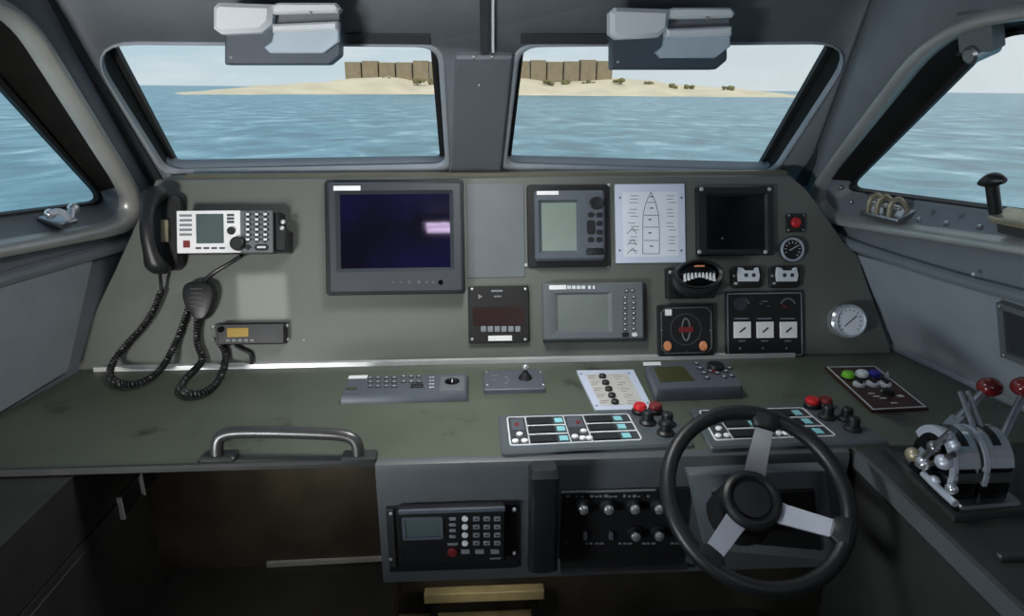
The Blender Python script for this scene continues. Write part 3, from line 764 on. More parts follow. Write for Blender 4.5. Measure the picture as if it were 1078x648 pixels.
q = pr_(193, 253, 200, 260.5, d); t.part('distress_key', G().box(*q, d, d+.0015, .001, .0005), 'orange_cap' if 0 else 'dull_red')
g = G()
for i in range(4): g.box(*pr_(206+8.3*i, 260, 212+8.3*i, 262, d), d, d+.0008, .0003, 0)
for i in range(3): g.box(*pr_(239, 225+3.6*i, 246.5, 227.5+3.6*i, d), d, d+.001, .001, 0)
t.part('function_keys', g, 'ink')
q = PAN.loc(242.5, 242.5, d+.008); t.part('small_knob', G().lathe(q[0], q[1], [(.009, d), (.009, d+.006), (.007, d+.008)], 20), 'black_plastic')
q = PAN.loc(249, 256, d+.012); t.part('tuning_knob', G().lathe(q[0], q[1], [(.017, d), (.016, d+.012), (.013, d+.014)], 24), 'black_plastic')
sp = []
for j, y in enumerate((225.5, 231, 236, 241.5, 247, 252)):
    xs_ = (261, 270.5, 279.5) if j % 2 == 0 else (261, 270.5, 279.5)
    sp += S(PAN, [(x, y) for x in xs_], d)
g = G()
for u, v in sp:
    p = [(u+.0095*cos(2*PI*k/4), v+.0072*sin(2*PI*k/4)) for k in range(4)]; g.prism(p, d-.0005, d+.002, .001)
q = PAN.loc(261, 260, d); p = [(q[0]+.0095*cos(2*PI*k/4), q[1]+.0072*sin(2*PI*k/4)) for k in range(4)]; g.prism(p, d-.0005, d+.002, .001)
q = pr_(268, 257, 283, 263.5, d); g.box(*q, d-.0005, d+.002, .007, .001)
t.part('keypad', g, 'black_plastic')
g = G()
for u, v in sp: g.box(u-.0040, u+.0040, v-.0026, v+.0030, d+.0018, d+.0026, .001, 0)
q = pr_(271, 259, 280, 261, d); g.box(*q, d+.0018, d+.0026, .001, 0)
t.part('key_marks', g, 'pale_mark')
q = pr_(286, 223, 305, 265, .045)
g = G(); g.prism([(r[1]-.004, q[2]), (q[1]-.006, q[2]), (q[1]-.004, q[2]+.05), (q[1]-.02, q[2]+.062), (r[1]+.012, q[3]), (r[1]-.004, q[3])], 0, .055, .004); b_ = t.part('mounting_bracket', g, 'black_plastic')
for x, y in ((298, 233.5), (297, 240)):
    c = PAN.loc(x, y, .055); t.part('clamp_screw', G().dome(c[0], c[1], .006, .055, .005), 'screw_metal', b_)
g = G(); g.box(r[0]+.02, r[1]-.02, r[2]+.012, r[3]-.012, 0, .013, .004, 0); t.part('back_bracket', g, 'black_plastic')

# --- handset in its cradle with a coiled cord
def helix(path, rc, turns, k=9):
    P = [V(p) for p in path]
    for _ in range(3):
        Q = [P[0]]
        for a, b in zip(P, P[1:]): Q += [a*.75+b*.25, a*.25+b*.75]
        P = Q+[P[-1]]
    L = [0]
    for a, b in zip(P, P[1:]): L.append(L[-1]+(b-a).length)
    n = int(turns*k); out = []; up = None; j = 0
    for i in range(n+1):
        s = L[-1]*i/n
        while j < len(L)-2 and L[j+1] < s: j += 1
        a, b = P[j], P[j+1]; tt = (s-L[j])/max(1e-9, L[j+1]-L[j]); c = a.lerp(b, tt); d_ = (b-a).normalized()
        if up is None: up = d_.orthogonal().normalized()
        up = (up-d_*up.dot(d_)).normalized(); bi = d_.cross(up); A = 2*PI*i/k
        out.append(tuple(c+(up*cos(A)+bi*sin(A))*rc))
    return out
c0 = PAN.loc(165, 243, .05)
t = T('telephone_handset', 'black telephone handset in a cradle at the left end of board', 'handset', PAN, c0[0], c0[1])
r = pr_(168, 205, 186, 284, .025)
g = G(); g.box(r[0]-.012, r[1]+.012, r[2], r[3], 0, .036, .02, .008); ck = t.part('cradle', g, 'black_plastic')
q = pr_(169, 231, 177, 255, .045); g = G(); g.box(*q, .036, .046, .004, .002); t.part('hook', g, 'brass_worn', ck)
# handset body: swept section along v, bulging at ear and mouth
us, ls = PAN.loc(163, 196, .06), PAN.loc(167, 288, .06)
g = G(); loops = []
for i in range(25):
    f = i/24; v = ls[1]+(us[1]-ls[1])*f; u = ls[0]+(us[0]-ls[0])*f
    bow = .020*sin(PI*f); w = .062+bow*1.1; u2 = u-.010*sin(PI*f)
    ends = max(math.exp(-((f-.06)/.13)**2), math.exp(-((f-.94)/.13)**2))
    hw = .017+.012*ends; hd = .013+.014*ends
    if i in (0, 24): hw *= .55; hd *= .55
    if i in (1, 23): hw *= .85; hd *= .85
    loops.append([(u2+hw*cos(2*PI*k/16), v, w-.012*ends+hd*sin(2*PI*k/16)) for k in range(16)])
g.loft(loops, True, True); t.part('grip', g, 'black_plastic')
def PW(px, py, w=.02):                                 # panel point in panel coordinates
    u, v = PAN.loc(px, py, w); return (u, v, w)
def TW(px, py, h=.014):                                # worktop point in panel coordinates
    p = hit(px, py, V((0, 0, WT+h)), V((0, 0, 1)))-PAN.o; return (p.dot(PAN.X), p.dot(PAN.Y), p.dot(PAN.N))
path = [PW(170, 305), PW(163, 325), PW(150, 345), PW(133, 362), PW(119, 380, .03), TW(114, 396), TW(128, 405), TW(150, 403), TW(170, 390, .02), PW(184, 364, .014), PW(192, 344, .012), PW(199, 322, .012)]
g = G(); g.tube([PW(168, 284, .05), PW(169, 294, .03), PW(170, 307, .02)], .004, smooth=1); g.tube(helix(path, .0058, 80), .0028, 6); t.part('coiled_cord', g, 'black_plastic')

# --- fist microphone
q = PAN.loc(209, 313, .04)
t = T('hand_microphone', 'black fist microphone hanging on the board above small radio', 'microphone', PAN, *q)
g = G(); out = S(PAN, [(191, 300), (190, 311), (193, 322), (199, 330), (204, 337), (213, 337), (219, 330), (223, 320), (225, 309), (222, 299), (212, 295.5), (199, 296)], .04)[::-1]
out = fillet(out, .008, 3); cc = (q[0], q[1]); shr = lambda lp, f: [(cc[0]+(x-cc[0])*f, cc[1]+(y-cc[1])*f) for x, y in lp]
if sum(a[0]*b[1]-a[1]*b[0] for a, b in zip(out, out[1:]+out[:1])) < 0: out = out[::-1]
g.loft([Z(shr(out, .8), .004), Z(out, .014), Z(out, .03), Z(shr(out, .92), .038), Z(shr(out, .7), .041)], True, True); t.part('body', g, 'black_plastic')
g = G()
for y in (304, 308.5, 313, 317.5, 322): a, b = PAN.loc(200, y, .042), PAN.loc(213, y, .042); g.box(a[0], b[0], a[1]-.0014, a[1]+.0014, .040, .0428, .001, 0)
t.part('grille_slots', g, 'dark_metal')
g = G(); g.tube([PW(214, 297, .02), PW(219, 291, .014), PW(229, 284, .012), PW(242, 277, .016), PW(254, 269, .03)], .0048, 8, smooth=2); t.part('cable', g, 'black_plastic')
path = [PW(208, 334, .02), PW(207, 350, .016), PW(208, 365, .014), PW(213, 374, .016), PW(213, 381, .016), TW(203, 391), TW(192, 402), TW(191, 411), TW(205, 416), TW(222, 410), TW(232, 398), PW(237, 384, .016), PW(238, 370, .012), PW(232, 362, .014)]
g = G(); g.tube(helix(path, .0060, 80), .0029, 6); t.part('coiled_cord', g, 'black_plastic')

# --- small VHF radio
d = .03; r = pr_(229, 340.5, 299, 362, d); uc, vc = mid(r)
t = T('compact_radio', 'small black radio with an amber display on the lower left of board', 'radio', PAN, uc, vc)
t.part('case', G().box(*r, 0, d, .004, .002), 'black_plastic')
q = pr_(239, 345, 261.5, 354.5, d); t.part('display', G().box(*q, d, d+.001, .001, .0004), 'lcd_amber')
q = PAN.loc(231.5, 347, d+.008); t.part('volume_knob', G().lathe(q[0], q[1], [(.007, d), (.0065, d+.008), (.005, d+.010)], 18), 'black_gloss')
keys(t, S(PAN, [(240+6.4*i, 358) for i in range(5)], d), d, .010, .006, 'grey_mark')
g = G(); 
for i in range(6): g.box(*pr_(273, 345+2.2*i, 292, 346+2.2*i, d), d, d+.0012, .0003, 0)
t.part('speaker_grille', g, 'charcoal')
g = G(); g.box(*pr_(227, 339.5, 302, 362.5, .004), 0, .006, .004, .001); t.part('mounting_flange', g, 'black_plastic')
t.screws(S(PAN, [(224, 343.5), (224, 357.5), (301.5, 343), (302, 357.5)], .006), .0, .0055, h=.008)
g = G(); g.tube([PW(247, 363, .012), PW(255, 368, .010), PW(263, 371, .010), PW(265, 377, .010), PW(265, 383, .010)], .0042, 8, smooth=2); t.part('power_lead', g, 'black_plastic')
# screws and small marks on the bare board
t2 = tag(G().dome(*PAN.loc(320, 358), .003, 0, .002).done('board_screw', 'screw_metal', mtx=PAN.mat()), 'small bright screw in the board right of the compact radio', 'screw')
# blank cover plate between the monitor and plotter
r = pr_(489, 190, 552, 292, .003)
t2 = G().box(r[0]+.006, r[1], r[2], r[3]-.006, 0, .002, .003, .0008).done('blank_cover_plate', 'midgrey', mtx=PAN.mat()); tag(t2, 'blank grey plate between radar monitor and chart plotter', 'cover plate')
r = pr_(236, 278, 312, 338, .0); pl = S(PAN, [(262, 278), (308, 278), (292, 337), (238, 337)]); pl = [pl[3], pl[2], pl[1], pl[0]]

# ================================================================== devices on the worktop
def tp_(x0, y0, x1, y1, w=0):                          # front-edge pixels and back-edge row -> u0,u1,v0,v1
    a = TOP.loc(x0, y1, w); b = TOP.loc(x1, y1, w); c = TOP.loc((x0+x1)/2, y0, w); return (a[0], b[0], (a[1]+b[1])/2, c[1])
# --- radar keyboard
d = .018; r = tp_(357, 393.5, 493, 416, d); uc, vc = mid(r)
t = T('radar_keyboard', 'long slate keyboard with trackball below radar monitor', 'keyboard', TOP, uc, vc)
o_ = rr(*r, .006); t.part('body', G().loft([Z(o_, 0), Z(o_, .008), Z(inset(o_, .006), d)], True, True), 'slate')
def ku(x, y): return TOP.loc(x, y, d)
label_bar(t, (ku(367, 397)[0], ku(386.5, 397)[0], ku(370, 398.5)[1], ku(370, 395.3)[1]), d)
sp = [ku(x, y) for y in (398, 402.5, 407) for x in (390, 398, 407, 415)] + [ku(x, y) for y in (396.5, 402) for x in (425, 433, 441)]
keys(t, sp, d, .013, .009, 'charcoal', h=.0025)
g = G()
for u, v in sp: g.box(u-.003, u+.003, v-.001, v+.0015, d+.0025, d+.003, .0005, 0)
for x in (453, 456):
    for y in (397, 400.5, 404, 407.5): u, v = ku(x, y); g.box(u-.0025, u+.0025, v-.0015, v+.0015, d, d+.0008, .0005, 0)
t.part('key_marks', g, 'pale_mark')
c = ku(439, 406.5); t.part('dark_key', G().box(c[0]-.014, c[0]+.014, c[1]-.008, c[1]+.008, d, d+.004, .003, .001), 'black_plastic')
c = ku(370, 409); t.part('indicator', G().box(c[0]-.012, c[0]+.012, c[1]-.005, c[1]+.005, d, d+.001, .001, 0), 'lcd_olive')
a, b = ku(462, 411), ku(489, 395); t.part('trackball_plate', G().box(a[0], b[0], a[1], b[1]-.004, d, d+.0015, .003, .0008), 'midgrey')
c = ku(476, 402); t.part('trackball', G().lathe(c[0], c[1], [(.017, d+.001), (.017, d+.003), (.013, d+.004), (.012, d+.002), (.009, d+.005), (.004, d+.009)], 24), 'black_gloss')

# --- joystick panel
d = .012; r = tp_(509, 389, 575, 409, d); uc, vc = mid(r)
t = T('joystick_panel', 'small slate panel with a chrome-tipped joystick', 'joystick panel', TOP, uc, vc)
t.part('plate', G().box(*r, 0, d, .004, .002), 'slate')
c = TOP.loc(553, 398, d); t.part('boot', G().lathe(c[0], c[1], [(.016, d), (.014, d+.006), (.007, d+.014), (.005, d+.02)], 20), 'black_matte')
g = G(); g.ball((c[0], c[1], d+.028), .008); t.part('knob', g, 'chrome')
g = G()
for x, y in ((519, 395), (523, 395), (520, 400), (533, 397), (535, 400), (533, 403)): u, v = TOP.loc(x, y, d); g.box(u-.004, u+.004, v-.0015, v+.0015, d, d+.0007, .0005, 0)
t.part('markings', g, 'grey_mark')
t.screws(S(TOP, [(512, 391.5), (569, 391.5), (513, 405), (572, 405)], d), d, .0025)

# --- pale plaque with black knobs
d = .006; pl = S(TOP, [(626.5, 431), (688, 430), (667, 388.5), (607, 389.5)], d); uc = sum(p[0] for p in pl)/4; vc = sum(p[1] for p in pl)/4
t = T('light_switch_plaque', 'pale plaque lying on worktop with five black knobs in line', 'plaque', TOP, uc, vc)
t.part('plate', G().prism(pl, 0, d, .001), 'plaque')
q = S(TOP, [(632, 426.5), (678, 425.5), (660, 393), (616.5, 394)], d); t.part('printed_sheet', G().prism(q, d, d+.0008, 0), 'cream_face')
for i in range(5):
    c = TOP.loc(634.3+3.3*i, 394.8+6.7*i, d+.006); t.part('knob', G().lathe(c[0], c[1], [(.0085, d), (.0085, d+.007), (.006, d+.009)], 16), 'black_plastic')
for i in range(5):
    for k in (0, 1):
        u, v = TOP.loc(622+3.2*i, 396+6.5*i+k*2, d); g = G(); line(g, (u-.006, v), (u+.012-.004*k, v), d+.001, .0012); t.part('printed_lettering', g, 'olive_trim')
        u, v = TOP.loc(648+3.6*i, 396+6.5*i+k*2.4, d); g = G(); line(g, (u-.004, v), (u+.015-.006*k, v-.003), d+.001, .0012); t.part('printed_lettering', g, 'olive_trim')
t.screws(S(TOP, [(612, 393.5), (662, 393), (628, 427), (682, 424)], d), d, .003, 'slate', .0015)

# --- radar control unit
d = .03
pl = S(TOP, [(690, 409.5), (783, 406.5), (766, 379), (679, 382)], d); uc = sum(p[0] for p in pl)/4; vc = sum(p[1] for p in pl)/4
t = T('plotter_control_unit', 'slate control unit with olive screen and dial on the worktop', 'control unit', TOP, uc, vc)
o_ = fillet(pl, .008, 3)
t.part('body', G().loft([Z(o_, 0), Z(o_, d-.010), Z(inset(o_, .003), d)], True, True), 'slate')
q = S(TOP, [(695, 402.5), (732, 400.5), (719, 385.5), (688, 386.5)], d); t.part('screen', G().prism(q, d, d+.001, .0003), 'lcd_olive')
q = S(TOP, [(677.5, 384.7), (696, 384.2), (695, 381), (677, 381.5)], d); t.part('label_plate', G().prism(q, d, d+.0012, 0), 'white_plastic')
c = TOP.loc(753.5, 384, d+.008); t.part('dial', G().lathe(c[0], c[1], [(.020, d), (.019, d+.010), (.016, d+.012)], 24), 'black_plastic')
sp = S(TOP, [(733, 383), (737, 388), (741, 393), (744, 398), (748, 391), (755, 393), (762, 397), (770, 396), (764, 391), (768, 388)], d)
g = G()
for u, v in sp: g.lathe(u, v, [(.008, d), (.008, d+.002), (.006, d+.003)], 14, sy=.9)
t.part('keypad', g, 'charcoal')
g = G()
for u, v in sp: g.box(u-.003, u+.003, v-.0015, v+.002, d+.003, d+.0036, .0006, 0)
t.part('key_marks', g, 'pale_mark')
c = TOP.loc(751, 392, d); t.part('red_key', G().box(c[0]-.006, c[0]+.006, c[1]-.003, c[1]+.003, d+.003, d+.005, .002, .0005), 'dull_red')

# --- engine control panels (two)
def engine_panel(name, label, corners, group, flip):
    """corners: front-left, front-right, back-right, back-left"""
    d = .010; P = [V(TOP.loc(x, y, d)) for x, y in corners]
    def B(s, q): return tuple((P[0]*(1-s)+P[1]*s)*(1-q) + (P[3]*(1-s)+P[2]*s)*q)
    uc, vc = B(.5, .5)
    t = T(name, label, 'engine panel', TOP, uc, vc, 0, group)
    ol = fillet([B(0, 0), B(1, 0), B(1, 1), B(0, 1)], .008, 3)
    t.part('plate', G().loft([Z(ol, 0), Z(ol, d-.004), Z(inset(ol, .004), d)], True, True), 'steelblue_grey')
    s0, s1, q0, q1 = .045, .74, .14, .90
    def C(a, b): return B(s0+(s1-s0)*a, q0+(q1-q0)*b)
    def quad(a0, b0, a1, b1): return [C(a0, b0), C(a1, b0), C(a1, b1), C(a0, b1)]
    f1 = fillet(quad(0, 0, 1, 1), .008, 3); f2 = inset(f1, .0028)
    t.part('face', G().prism(inset(f1, .002), d, d+.0006, 0), 'charcoal')
    g = G(); g.loft([Z(f1, d), Z(f1, d+.002), Z(f2, d+.002), Z(f2, d)], wrap=True)
    for a in (.15, .46, .62):
        g.prism(quad(a-.004, .03, a+.004, .97), d, d+.0016, 0)
    for a0, a1 in ((.15, .46), (.62, .99)):
        for b in (.345, .655): g.prism(quad(a0, b-.02, a1, b+.02), d, d+.0016, 0)
    t.part('outline', g, 'pale_mark')
    for a0, a1 in ((.165, .36), (.64, .84)):
        for b in (.06, .39, .70):
            t.part('rocker_switch', G().prism(quad(a0, b, a1, b+.22), d, d+.004, .001), 'black_plastic')
            t.part('indicator_light', G().prism(quad(a1+.02, b+.03, a1+.085, b+.19), d, d+.003, .0008), 'cyan_led')
    for a, b in ((.085, .36), (.045, .13), (.115, .13), (.5, .2), (.58, .38), (.555, .14), (.605, .13)):
        c = C(a, b); t.part('push_button', G().lathe(c[0], c[1], [(.0068, d), (.0064, d+.004), (.004, d+.0055)], 14), 'white_plastic')
    for qd in (quad(.03, .52, .13, .92), quad(.48, .55, .6, .94)): t.part('dark_window', G().prism(qd, d, d+.0012, 0), 'slate')
    g = G()
    for a, b in ((.075, .72), (.565, .72)): c = C(a, b); g.box(c[0]-.004, c[0]+.004, c[1]-.006, c[1]+.006, d+.0012, d+.002, .001, 0)
    t.part('warning_marks', g, 'dull_red')
    for (a, b), m in (((.81, .93), 'red'), ((.90, .93), 'dull_red')):
        c = B(a, b); k = t.part('stop_button', G().lathe(c[0], c[1], [(.016, d), (.016, d+.007), (.014, d+.009)], 22), 'black_plastic')
        t.part('cap', G().lathe(c[0], c[1], [(.013, d+.009), (.0145, d+.014), (.012, d+.020), (.004, d+.021)], 22), m, k)
    for a, b, m in ((.82, .62, 0), (.92, .55, 0), (.88, .3, 0)):
        c = B(a, b); t.part('knob', G().lathe(c[0], c[1], [(.017, d), (.017, d+.004), (.012, d+.008), (.011, d+.024), (.008, d+.027)], 20), 'black_plastic')
    return t
engine_panel('engine_control_panel', 'wide grey engine switch panel left of the steering wheel', [(528, 476), (732, 466.5), (706, 431), (524.5, 436)], 'engine control panels', 0)
engine_panel('engine_control_panel', 'wide grey engine switch panel partly behind the steering wheel rim', [(748, 470.5), (937, 463.5), (880, 424.5), (726, 429)], 'engine control panels', 0)

# --- colour button plate
d = .006; pl = S(TOP, [(918, 432), (978, 429), (922, 384.5), (868, 385.5)], d); uc = sum(p[0] for p in pl)/4; vc = sum(p[1] for p in pl)/4
t = T('signal_button_plate', 'slanted maroon plate with green, white and blue buttons', 'button plate', TOP, uc, vc)
t.part('plate', G().prism(pl, 0, d, .001), 'maroon_plate')
p2 = inset(pl, .004); p3 = inset(p2, .0026); g = G(); g.loft([Z(p2, d), Z(p2, d+.001), Z(p3, d+.001), Z(p3, d)], wrap=True); t.part('outline', g, 'pale_mark')
for nm, x, y, m in (('green_button', 893, 393.5, 'green_cap'), ('white_button', 907.5, 392.5, 'white_cap'), ('blue_button', 920.5, 392.5, 'blue_cap')):
    c = TOP.loc(x, y, d+.01); k = t.part('collar', G().cyl(c[0], c[1], .016, d, d+.004), 'black_plastic'); t.part(nm, G().lathe(c[0], c[1], [(.0145, d+.004), (.014, d+.012), (.010, d+.016), (.003, d+.017)], 22), m, k)
for x, y in ((905, 402), (919, 401.5), (932, 402)):
    c = TOP.loc(x, y, d+.008)
    g = G(); g.lathe(c[0], c[1], [(.0135, d), (.0135, d+.006), (.011, d+.008)], 22); k = t.part('rotary_switch', g, 'white_cap')
    g = G(); g.box(c[0]-.0035, c[0]+.0035, c[1]-.009, c[1]+.011, d+.008, d+.016, .002, .001); t.part('pointer', g, 'black_plastic', k)
for x, y in ((934, 394),):
    c = TOP.loc(x, y, d+.01); t.part('toggle', G().lathe(c[0], c[1], [(.008, d), (.006, d+.008), (.003, d+.016)], 14), 'chrome')
g = G()
for x, y in ((918, 414), (923, 417), (931, 411), (936, 415), (930, 419), (947, 416), (942, 424), (949, 417)): u, v = TOP.loc(x, y, d); g.box(u-.008, u+.006, v-.0022, v+.0022, d, d+.0008, .001, 0)
t.part('markings', g, 'pale_mark')
c = TOP.loc(936, 410, d+.01); t.part('black_knob', G().lathe(c[0], c[1], [(.013, d), (.012, d+.010), (.009, d+.012)], 18), 'black_plastic')

# --- grab handle
a = TOP.loc(229, 480.5, .004); b = TOP.loc(377, 480.5, .004)
t = T('grab_handle', 'dark curved metal grab handle on the front edge of worktop', 'grab handle', TOP, (a[0]+b[0])/2, a[1])
pts = [(a[0], a[1], .008), (a[0]+.001, a[1]+.004, .030), (a[0]+.008, a[1]+.008, .044), (a[0]+.04, a[1]+.010, .050), (b[0]-.05, b[1]+.010, .048), (b[0]-.012, b[1]+.008, .042), (b[0], b[1]+.004, .03), (b[0]+.001, b[1], .008)]
t.part('bar', G().tube(pts, .0115, 14, smooth=3), 'dark_metal')
for c in (a, b): t.part('foot_plate', G().box(c[0]-.03, c[0]+.035, c[1]-.014, c[1]+.02, 0, .009, .006, .003), 'dark_metal')

# ================================================================== fascia devices
def fr_(x0, y0, x1, y1, w=0): return FAF.rect(x0, y0, x1, y1, w)
d = .03; r = fr_(419, 537, 532, 593, d); uc, vc = mid(r)
t = T('satellite_phone', 'black desk telephone unit with keypad on the console front', 'telephone', FAF, uc, vc)
q = fr_(408, 532, 546, 600, .006); t.part('backplate', G().box(*q, 0, .006, .004, .001), 'black_plastic')
q = fr_(408.5, 536, 416, 596, .008); t.part('side_strip', G().box(*q, .006, .010, .002, .001), 'dark_metal')
t.screws(S(FAF, [(411.5, 541), (411.5, 589), (541.5, 537.5), (541.5, 583)], .011), .0065, .0045, h=.006)
t.part('case', G().box(*r, .006, d, .005, .003), 'black_plastic')
q = fr_(419.5, 535.5, 532, 539.5, d); t.part('top_edge', G().box(q[0], q[1], q[2], q[3], d-.004, d+.001, .002, .0008), 'slate')
sc = fr_(427, 546.5, 463, 564, d); q = fr_(423.5, 543.5, 466.5, 567, d); t.part('screen_frame', G().frame(*q, .006, d, d+.003, .004), 'slate'); t.part('screen', G().box(*sc, d, d+.0015, .001, 0), 'lcd_dim')
keys(t, S(FAF, [(476.5, 545.5+6.2*i) for i in range(4)], d), d, .0125, .0065, 'grey_mark', 'soft_keys')
keys(t, S(FAF, [(489.5, 545.5+8.6*i) for i in range(4)], d), d, .012, .0125, 'pale_mark', 'menu_keys', rr_=.0055)
sp = S(FAF, [(x, y) for y in (545.5, 554, 562.5, 571) for x in (501.5, 512.5, 523.5)], d)
keys(t, sp, d, .0125, .0095, 'grey_mark')
g = G()
for u, v in sp: g.box(u-.003, u+.003, v-.0015, v+.0015, d+.002, d+.0026, .0006, 0)
t.part('key_marks', g, 'ink')
sp = S(FAF, [(490, 580), (505, 580), (521, 580)], d); keys(t, sp, d, .0165, .0095, 'grey_mark', 'lower_keys')
c = FAF.loc(476.5, 580.5, d); t.part('power_key', G().lathe(c[0], c[1], [(.0095, d), (.0095, d+.003), (.007, d+.004)], 18), 'dull_red')
q = fr_(471, 571, 482, 573.5, d); label_bar(t, q, d, 'grey_mark')
q = fr_(516, 586.5, 527, 588, d); label_bar(t, q, d, 'grey_mark', 'lower_mark')

# --- black handset hanging right of it
q = fr_(556, 493, 588, 600, .05); uc, vc = mid(q)
t = T('console_handset', 'tall black handset clipped to the console front beside the telephone unit', 'handset', FAF, uc, vc)
t.part('cradle', G().box(q[0]+.004, q[1]-.004, q[2]+.004, q[3]-.02, 0, .024, .006, .003), 'black_matte')
g = G(); loops = []
for i in range(21):
    f = i/20; v = q[2]+(q[3]-q[2])*f; e = max(0, 1-min(f, 1-f)*5.2); hw = (q[1]-q[0])/2*(.9+.1*e); th = .016+.012*e
    zc = .046-.006*e+.006*sin(PI*f)
    if i in (0, 20): hw *= .8; th *= .6
    loops.append([(uc+x, v, zc+y) for x, y in rr(-hw, hw, -th, th, .008, 3)])
g.loft(loops, True, True); t.part('grip', g, 'black_plastic')

# --- switch panel right of the handset
q = fr_(591, 515.5, 722, 597, .006); uc, vc = mid(q)
t = T('rotary_switch_panel', 'black panel with rows of chrome-capped rotary switches', 'switch panel', FAF, uc, vc)
t.part('plate', G().box(*q, 0, .006, .003, .001), 'black_matte')
g = G(); q2 = fr_(591, 515.5, 690, 517.5, .006); g.box(*q2, .006, .0075, .0003, 0)
rn = random.Random(5)
for x in range(596, 716, 5):
    if rn.random() < .75: a = fr_(x, 521+rn.uniform(-1, 1), x+rn.uniform(2.5, 4.5), 523, .006); g.box(a[0], a[1], min(a[2], a[3]), max(a[2], a[3])+.0008, .006, .0068, .0002, 0)
    if 612 < x and rn.random() < .6: a = fr_(x, 571, x+rn.uniform(2, 4.5), 572.5, .006); g.box(a[0], a[1], a[2], a[3]+.0004, .006, .0068, .0002, 0)
t.part('markings', g, 'grey_mark')
for x, y in ((613.5, 533.5), (640, 533.5), (667.5, 533), (693, 533), (668.5, 561.5), (693, 561)):
    c = FAF.loc(x, y, .012); k = t.part('rotary_switch', G().lathe(c[0], c[1], [(.015, .006), (.015, .010), (.0105, .012), (.010, .020)], 20), 'black_plastic')
    g = G(); g.lathe(c[0], c[1], [(.0095, .020), (.009, .024), (.005, .027), (.001, .0275)], 18); t.part('cap', g, 'chrome', k)
for x, y in ((616, 563), (643.5, 563)):
    c = FAF.loc(x, y, .01); t.part('toggle', G().box(c[0]-.004, c[0]+.004, c[1]-.009, c[1]+.007, .006, .014, .002, .001), 'slate')
c = FAF.loc(596, 571, .006); t.part('screw', G().dome(c[0], c[1], .003, .006, .002), 'dark_metal')
g = G(); a = FAF.loc(590, 599.5, .004); b = FAF.loc(722, 594.5, .004); g.bar((a[0], a[1], .008), (b[0], b[1], .008), .006, .016, (0, 0, 1)); t.part('lower_lip', g, 'steel')

# ================================================================== steering wheel
hub = CAM + ray(797, 520.5)*1.13
WN = V((-.03, -.63, .78)).normalized()
WX = V((1, 0, 0)) - WN*WN.x; WY = WN.cross(WX.normalized())
WH = Frame(hub, WX, WY)
t = T('steering_wheel', 'black steering wheel with three silver spokes', 'steering wheel', WH, 0, 0)
Rw = .151
t.part('rim', G().tube([(Rw*cos(2*PI*k/72), Rw*sin(2*PI*k/72), 0) for k in range(72)], .0138, 14, True), 'wheel_rubber')
hz_ = -.030; hx, hy_ = 0.0, 0.0
t.part('hub', G().lathe(hx, hy_, [(.030, hz_-.03), (.050, hz_-.02), (.054, hz_-.004), (.050, hz_+.006), (.044, hz_+.010), (.040, hz_+.010), (.036, hz_+.002), (.034, hz_+.002), (.031, hz_+.006), (.006, hz_+.008)], 40), 'wheel_rubber')
for (ex, ey), m in (((806, 446), 'steel'), ((894, 562), 'alu_bright'), ((745, 590), 'alu_bright')):  # top spoke in darker metal: its dimmer light is put into the colour
    pl = WH.loc(ex, ey); a = math.atan2(pl[1], pl[0]); ux, uy = cos(a), sin(a); px_, py_ = -uy, ux
    g = G(); loops = []
    for s, z, w in ((.040, hz_-.004, .020), (.058, hz_-.002, .018), (.112, -.012, .016), (.134, -.004, .015)):
        loops.append([(ux*s+px_*w*k, uy*s+py_*w*k, z+e) for k, e in ((-1, -.0025), (1, -.0025), (1, .0025), (-1, .0025))])
    g.loft(loops, True, True); sp_ = t.part('spoke', g, m)
    g = G(); loops = []
    for s, z, w, h in ((.126, -.003, .017, .010), (.138, 0, .026, .013), (.150, 0, .034, .0145)):
        loops.append([(ux*s+px_*w*k, uy*s+py_*w*k, z+e) for k, e in ((-1, -h*.5), (-.6, -h), (.6, -h), (1, -h*.5), (1, h*.5), (.6, h), (-.6, h), (-1, h*.5))])
    g.loft(loops, True, True); t.part('rim_lug', g, 'wheel_rubber', sp_)
t.part('column', G().lathe(0, 0, [(.060, hz_-.075), (.046, hz_-.02)], 28), 'black_matte')

# ================================================================== throttle
u0, v0 = TOP.loc(1015, 508, .02)
cz = TOP.loc(1012, 520, 0)
t = T('throttle_control', 'chrome twin-lever throttle with two dark red ball knobs', 'throttle', TOP, cz[0], cz[1])
tr = S(TOP, [(1004, 549), (1085, 540), (1005, 478), (926, 473)])
t.part('tray', G().loft([Z(tr, 0), Z(tr, .010), Z(inset(tr, .006), .012), Z(inset(tr, .014), .006)], True, True), 'dark_metal')
bp = S(TOP, [(1012, 538), (1078, 532), (1012, 482), (950, 480)], .012)
t.part('base_plate', G().prism(fillet(bp, .01, 3), .006, .018, .004), 'steel')
# two drums with axis across the boat
def PT(px, py, v): # point on plane of constant y
    p = hit(px, py, V((0, v, 0)), V((0, 1, 0))); return V((p.x, p.y, p.z-WT))
vd = cz[1]+.012
A = PT(1016, 470, vd); B_ = PT(1050, 462, vd)
def drum(cx, w, m='chrome'):
    g = G(); loops = []
    cy, czz, R_ = vd, .055, .052
    prof = []
    for k in range(15):
        an = rad(-20+ 200*k/14); prof.append((cy+R_*cos(an)*1.0, czz+R_*1.15*sin(an)))
    prof = [(cy+R_, .018)]+prof+[(cy-R_, .018)]
    for x, s in ((cx-w/2, .94), (cx-w/2+.004, 1), (cx+w/2-.004, 1), (cx+w/2, .94)):
        loops.append([(x, cy+(y-cy)*s, .018+(z-.018)*s) for y, z in prof])
    g.loft(loops, True, True); return t.part('drum', g, m, sharp=40)
dx = A.x-.042
sx_ = dx-.013                                          # inboard face of the left housing
def PX(px, py, x):
    p = hit(px, py, V((x, 0, 0)), V((1, 0, 0))); return V((p.x, p.y, p.z-WT))
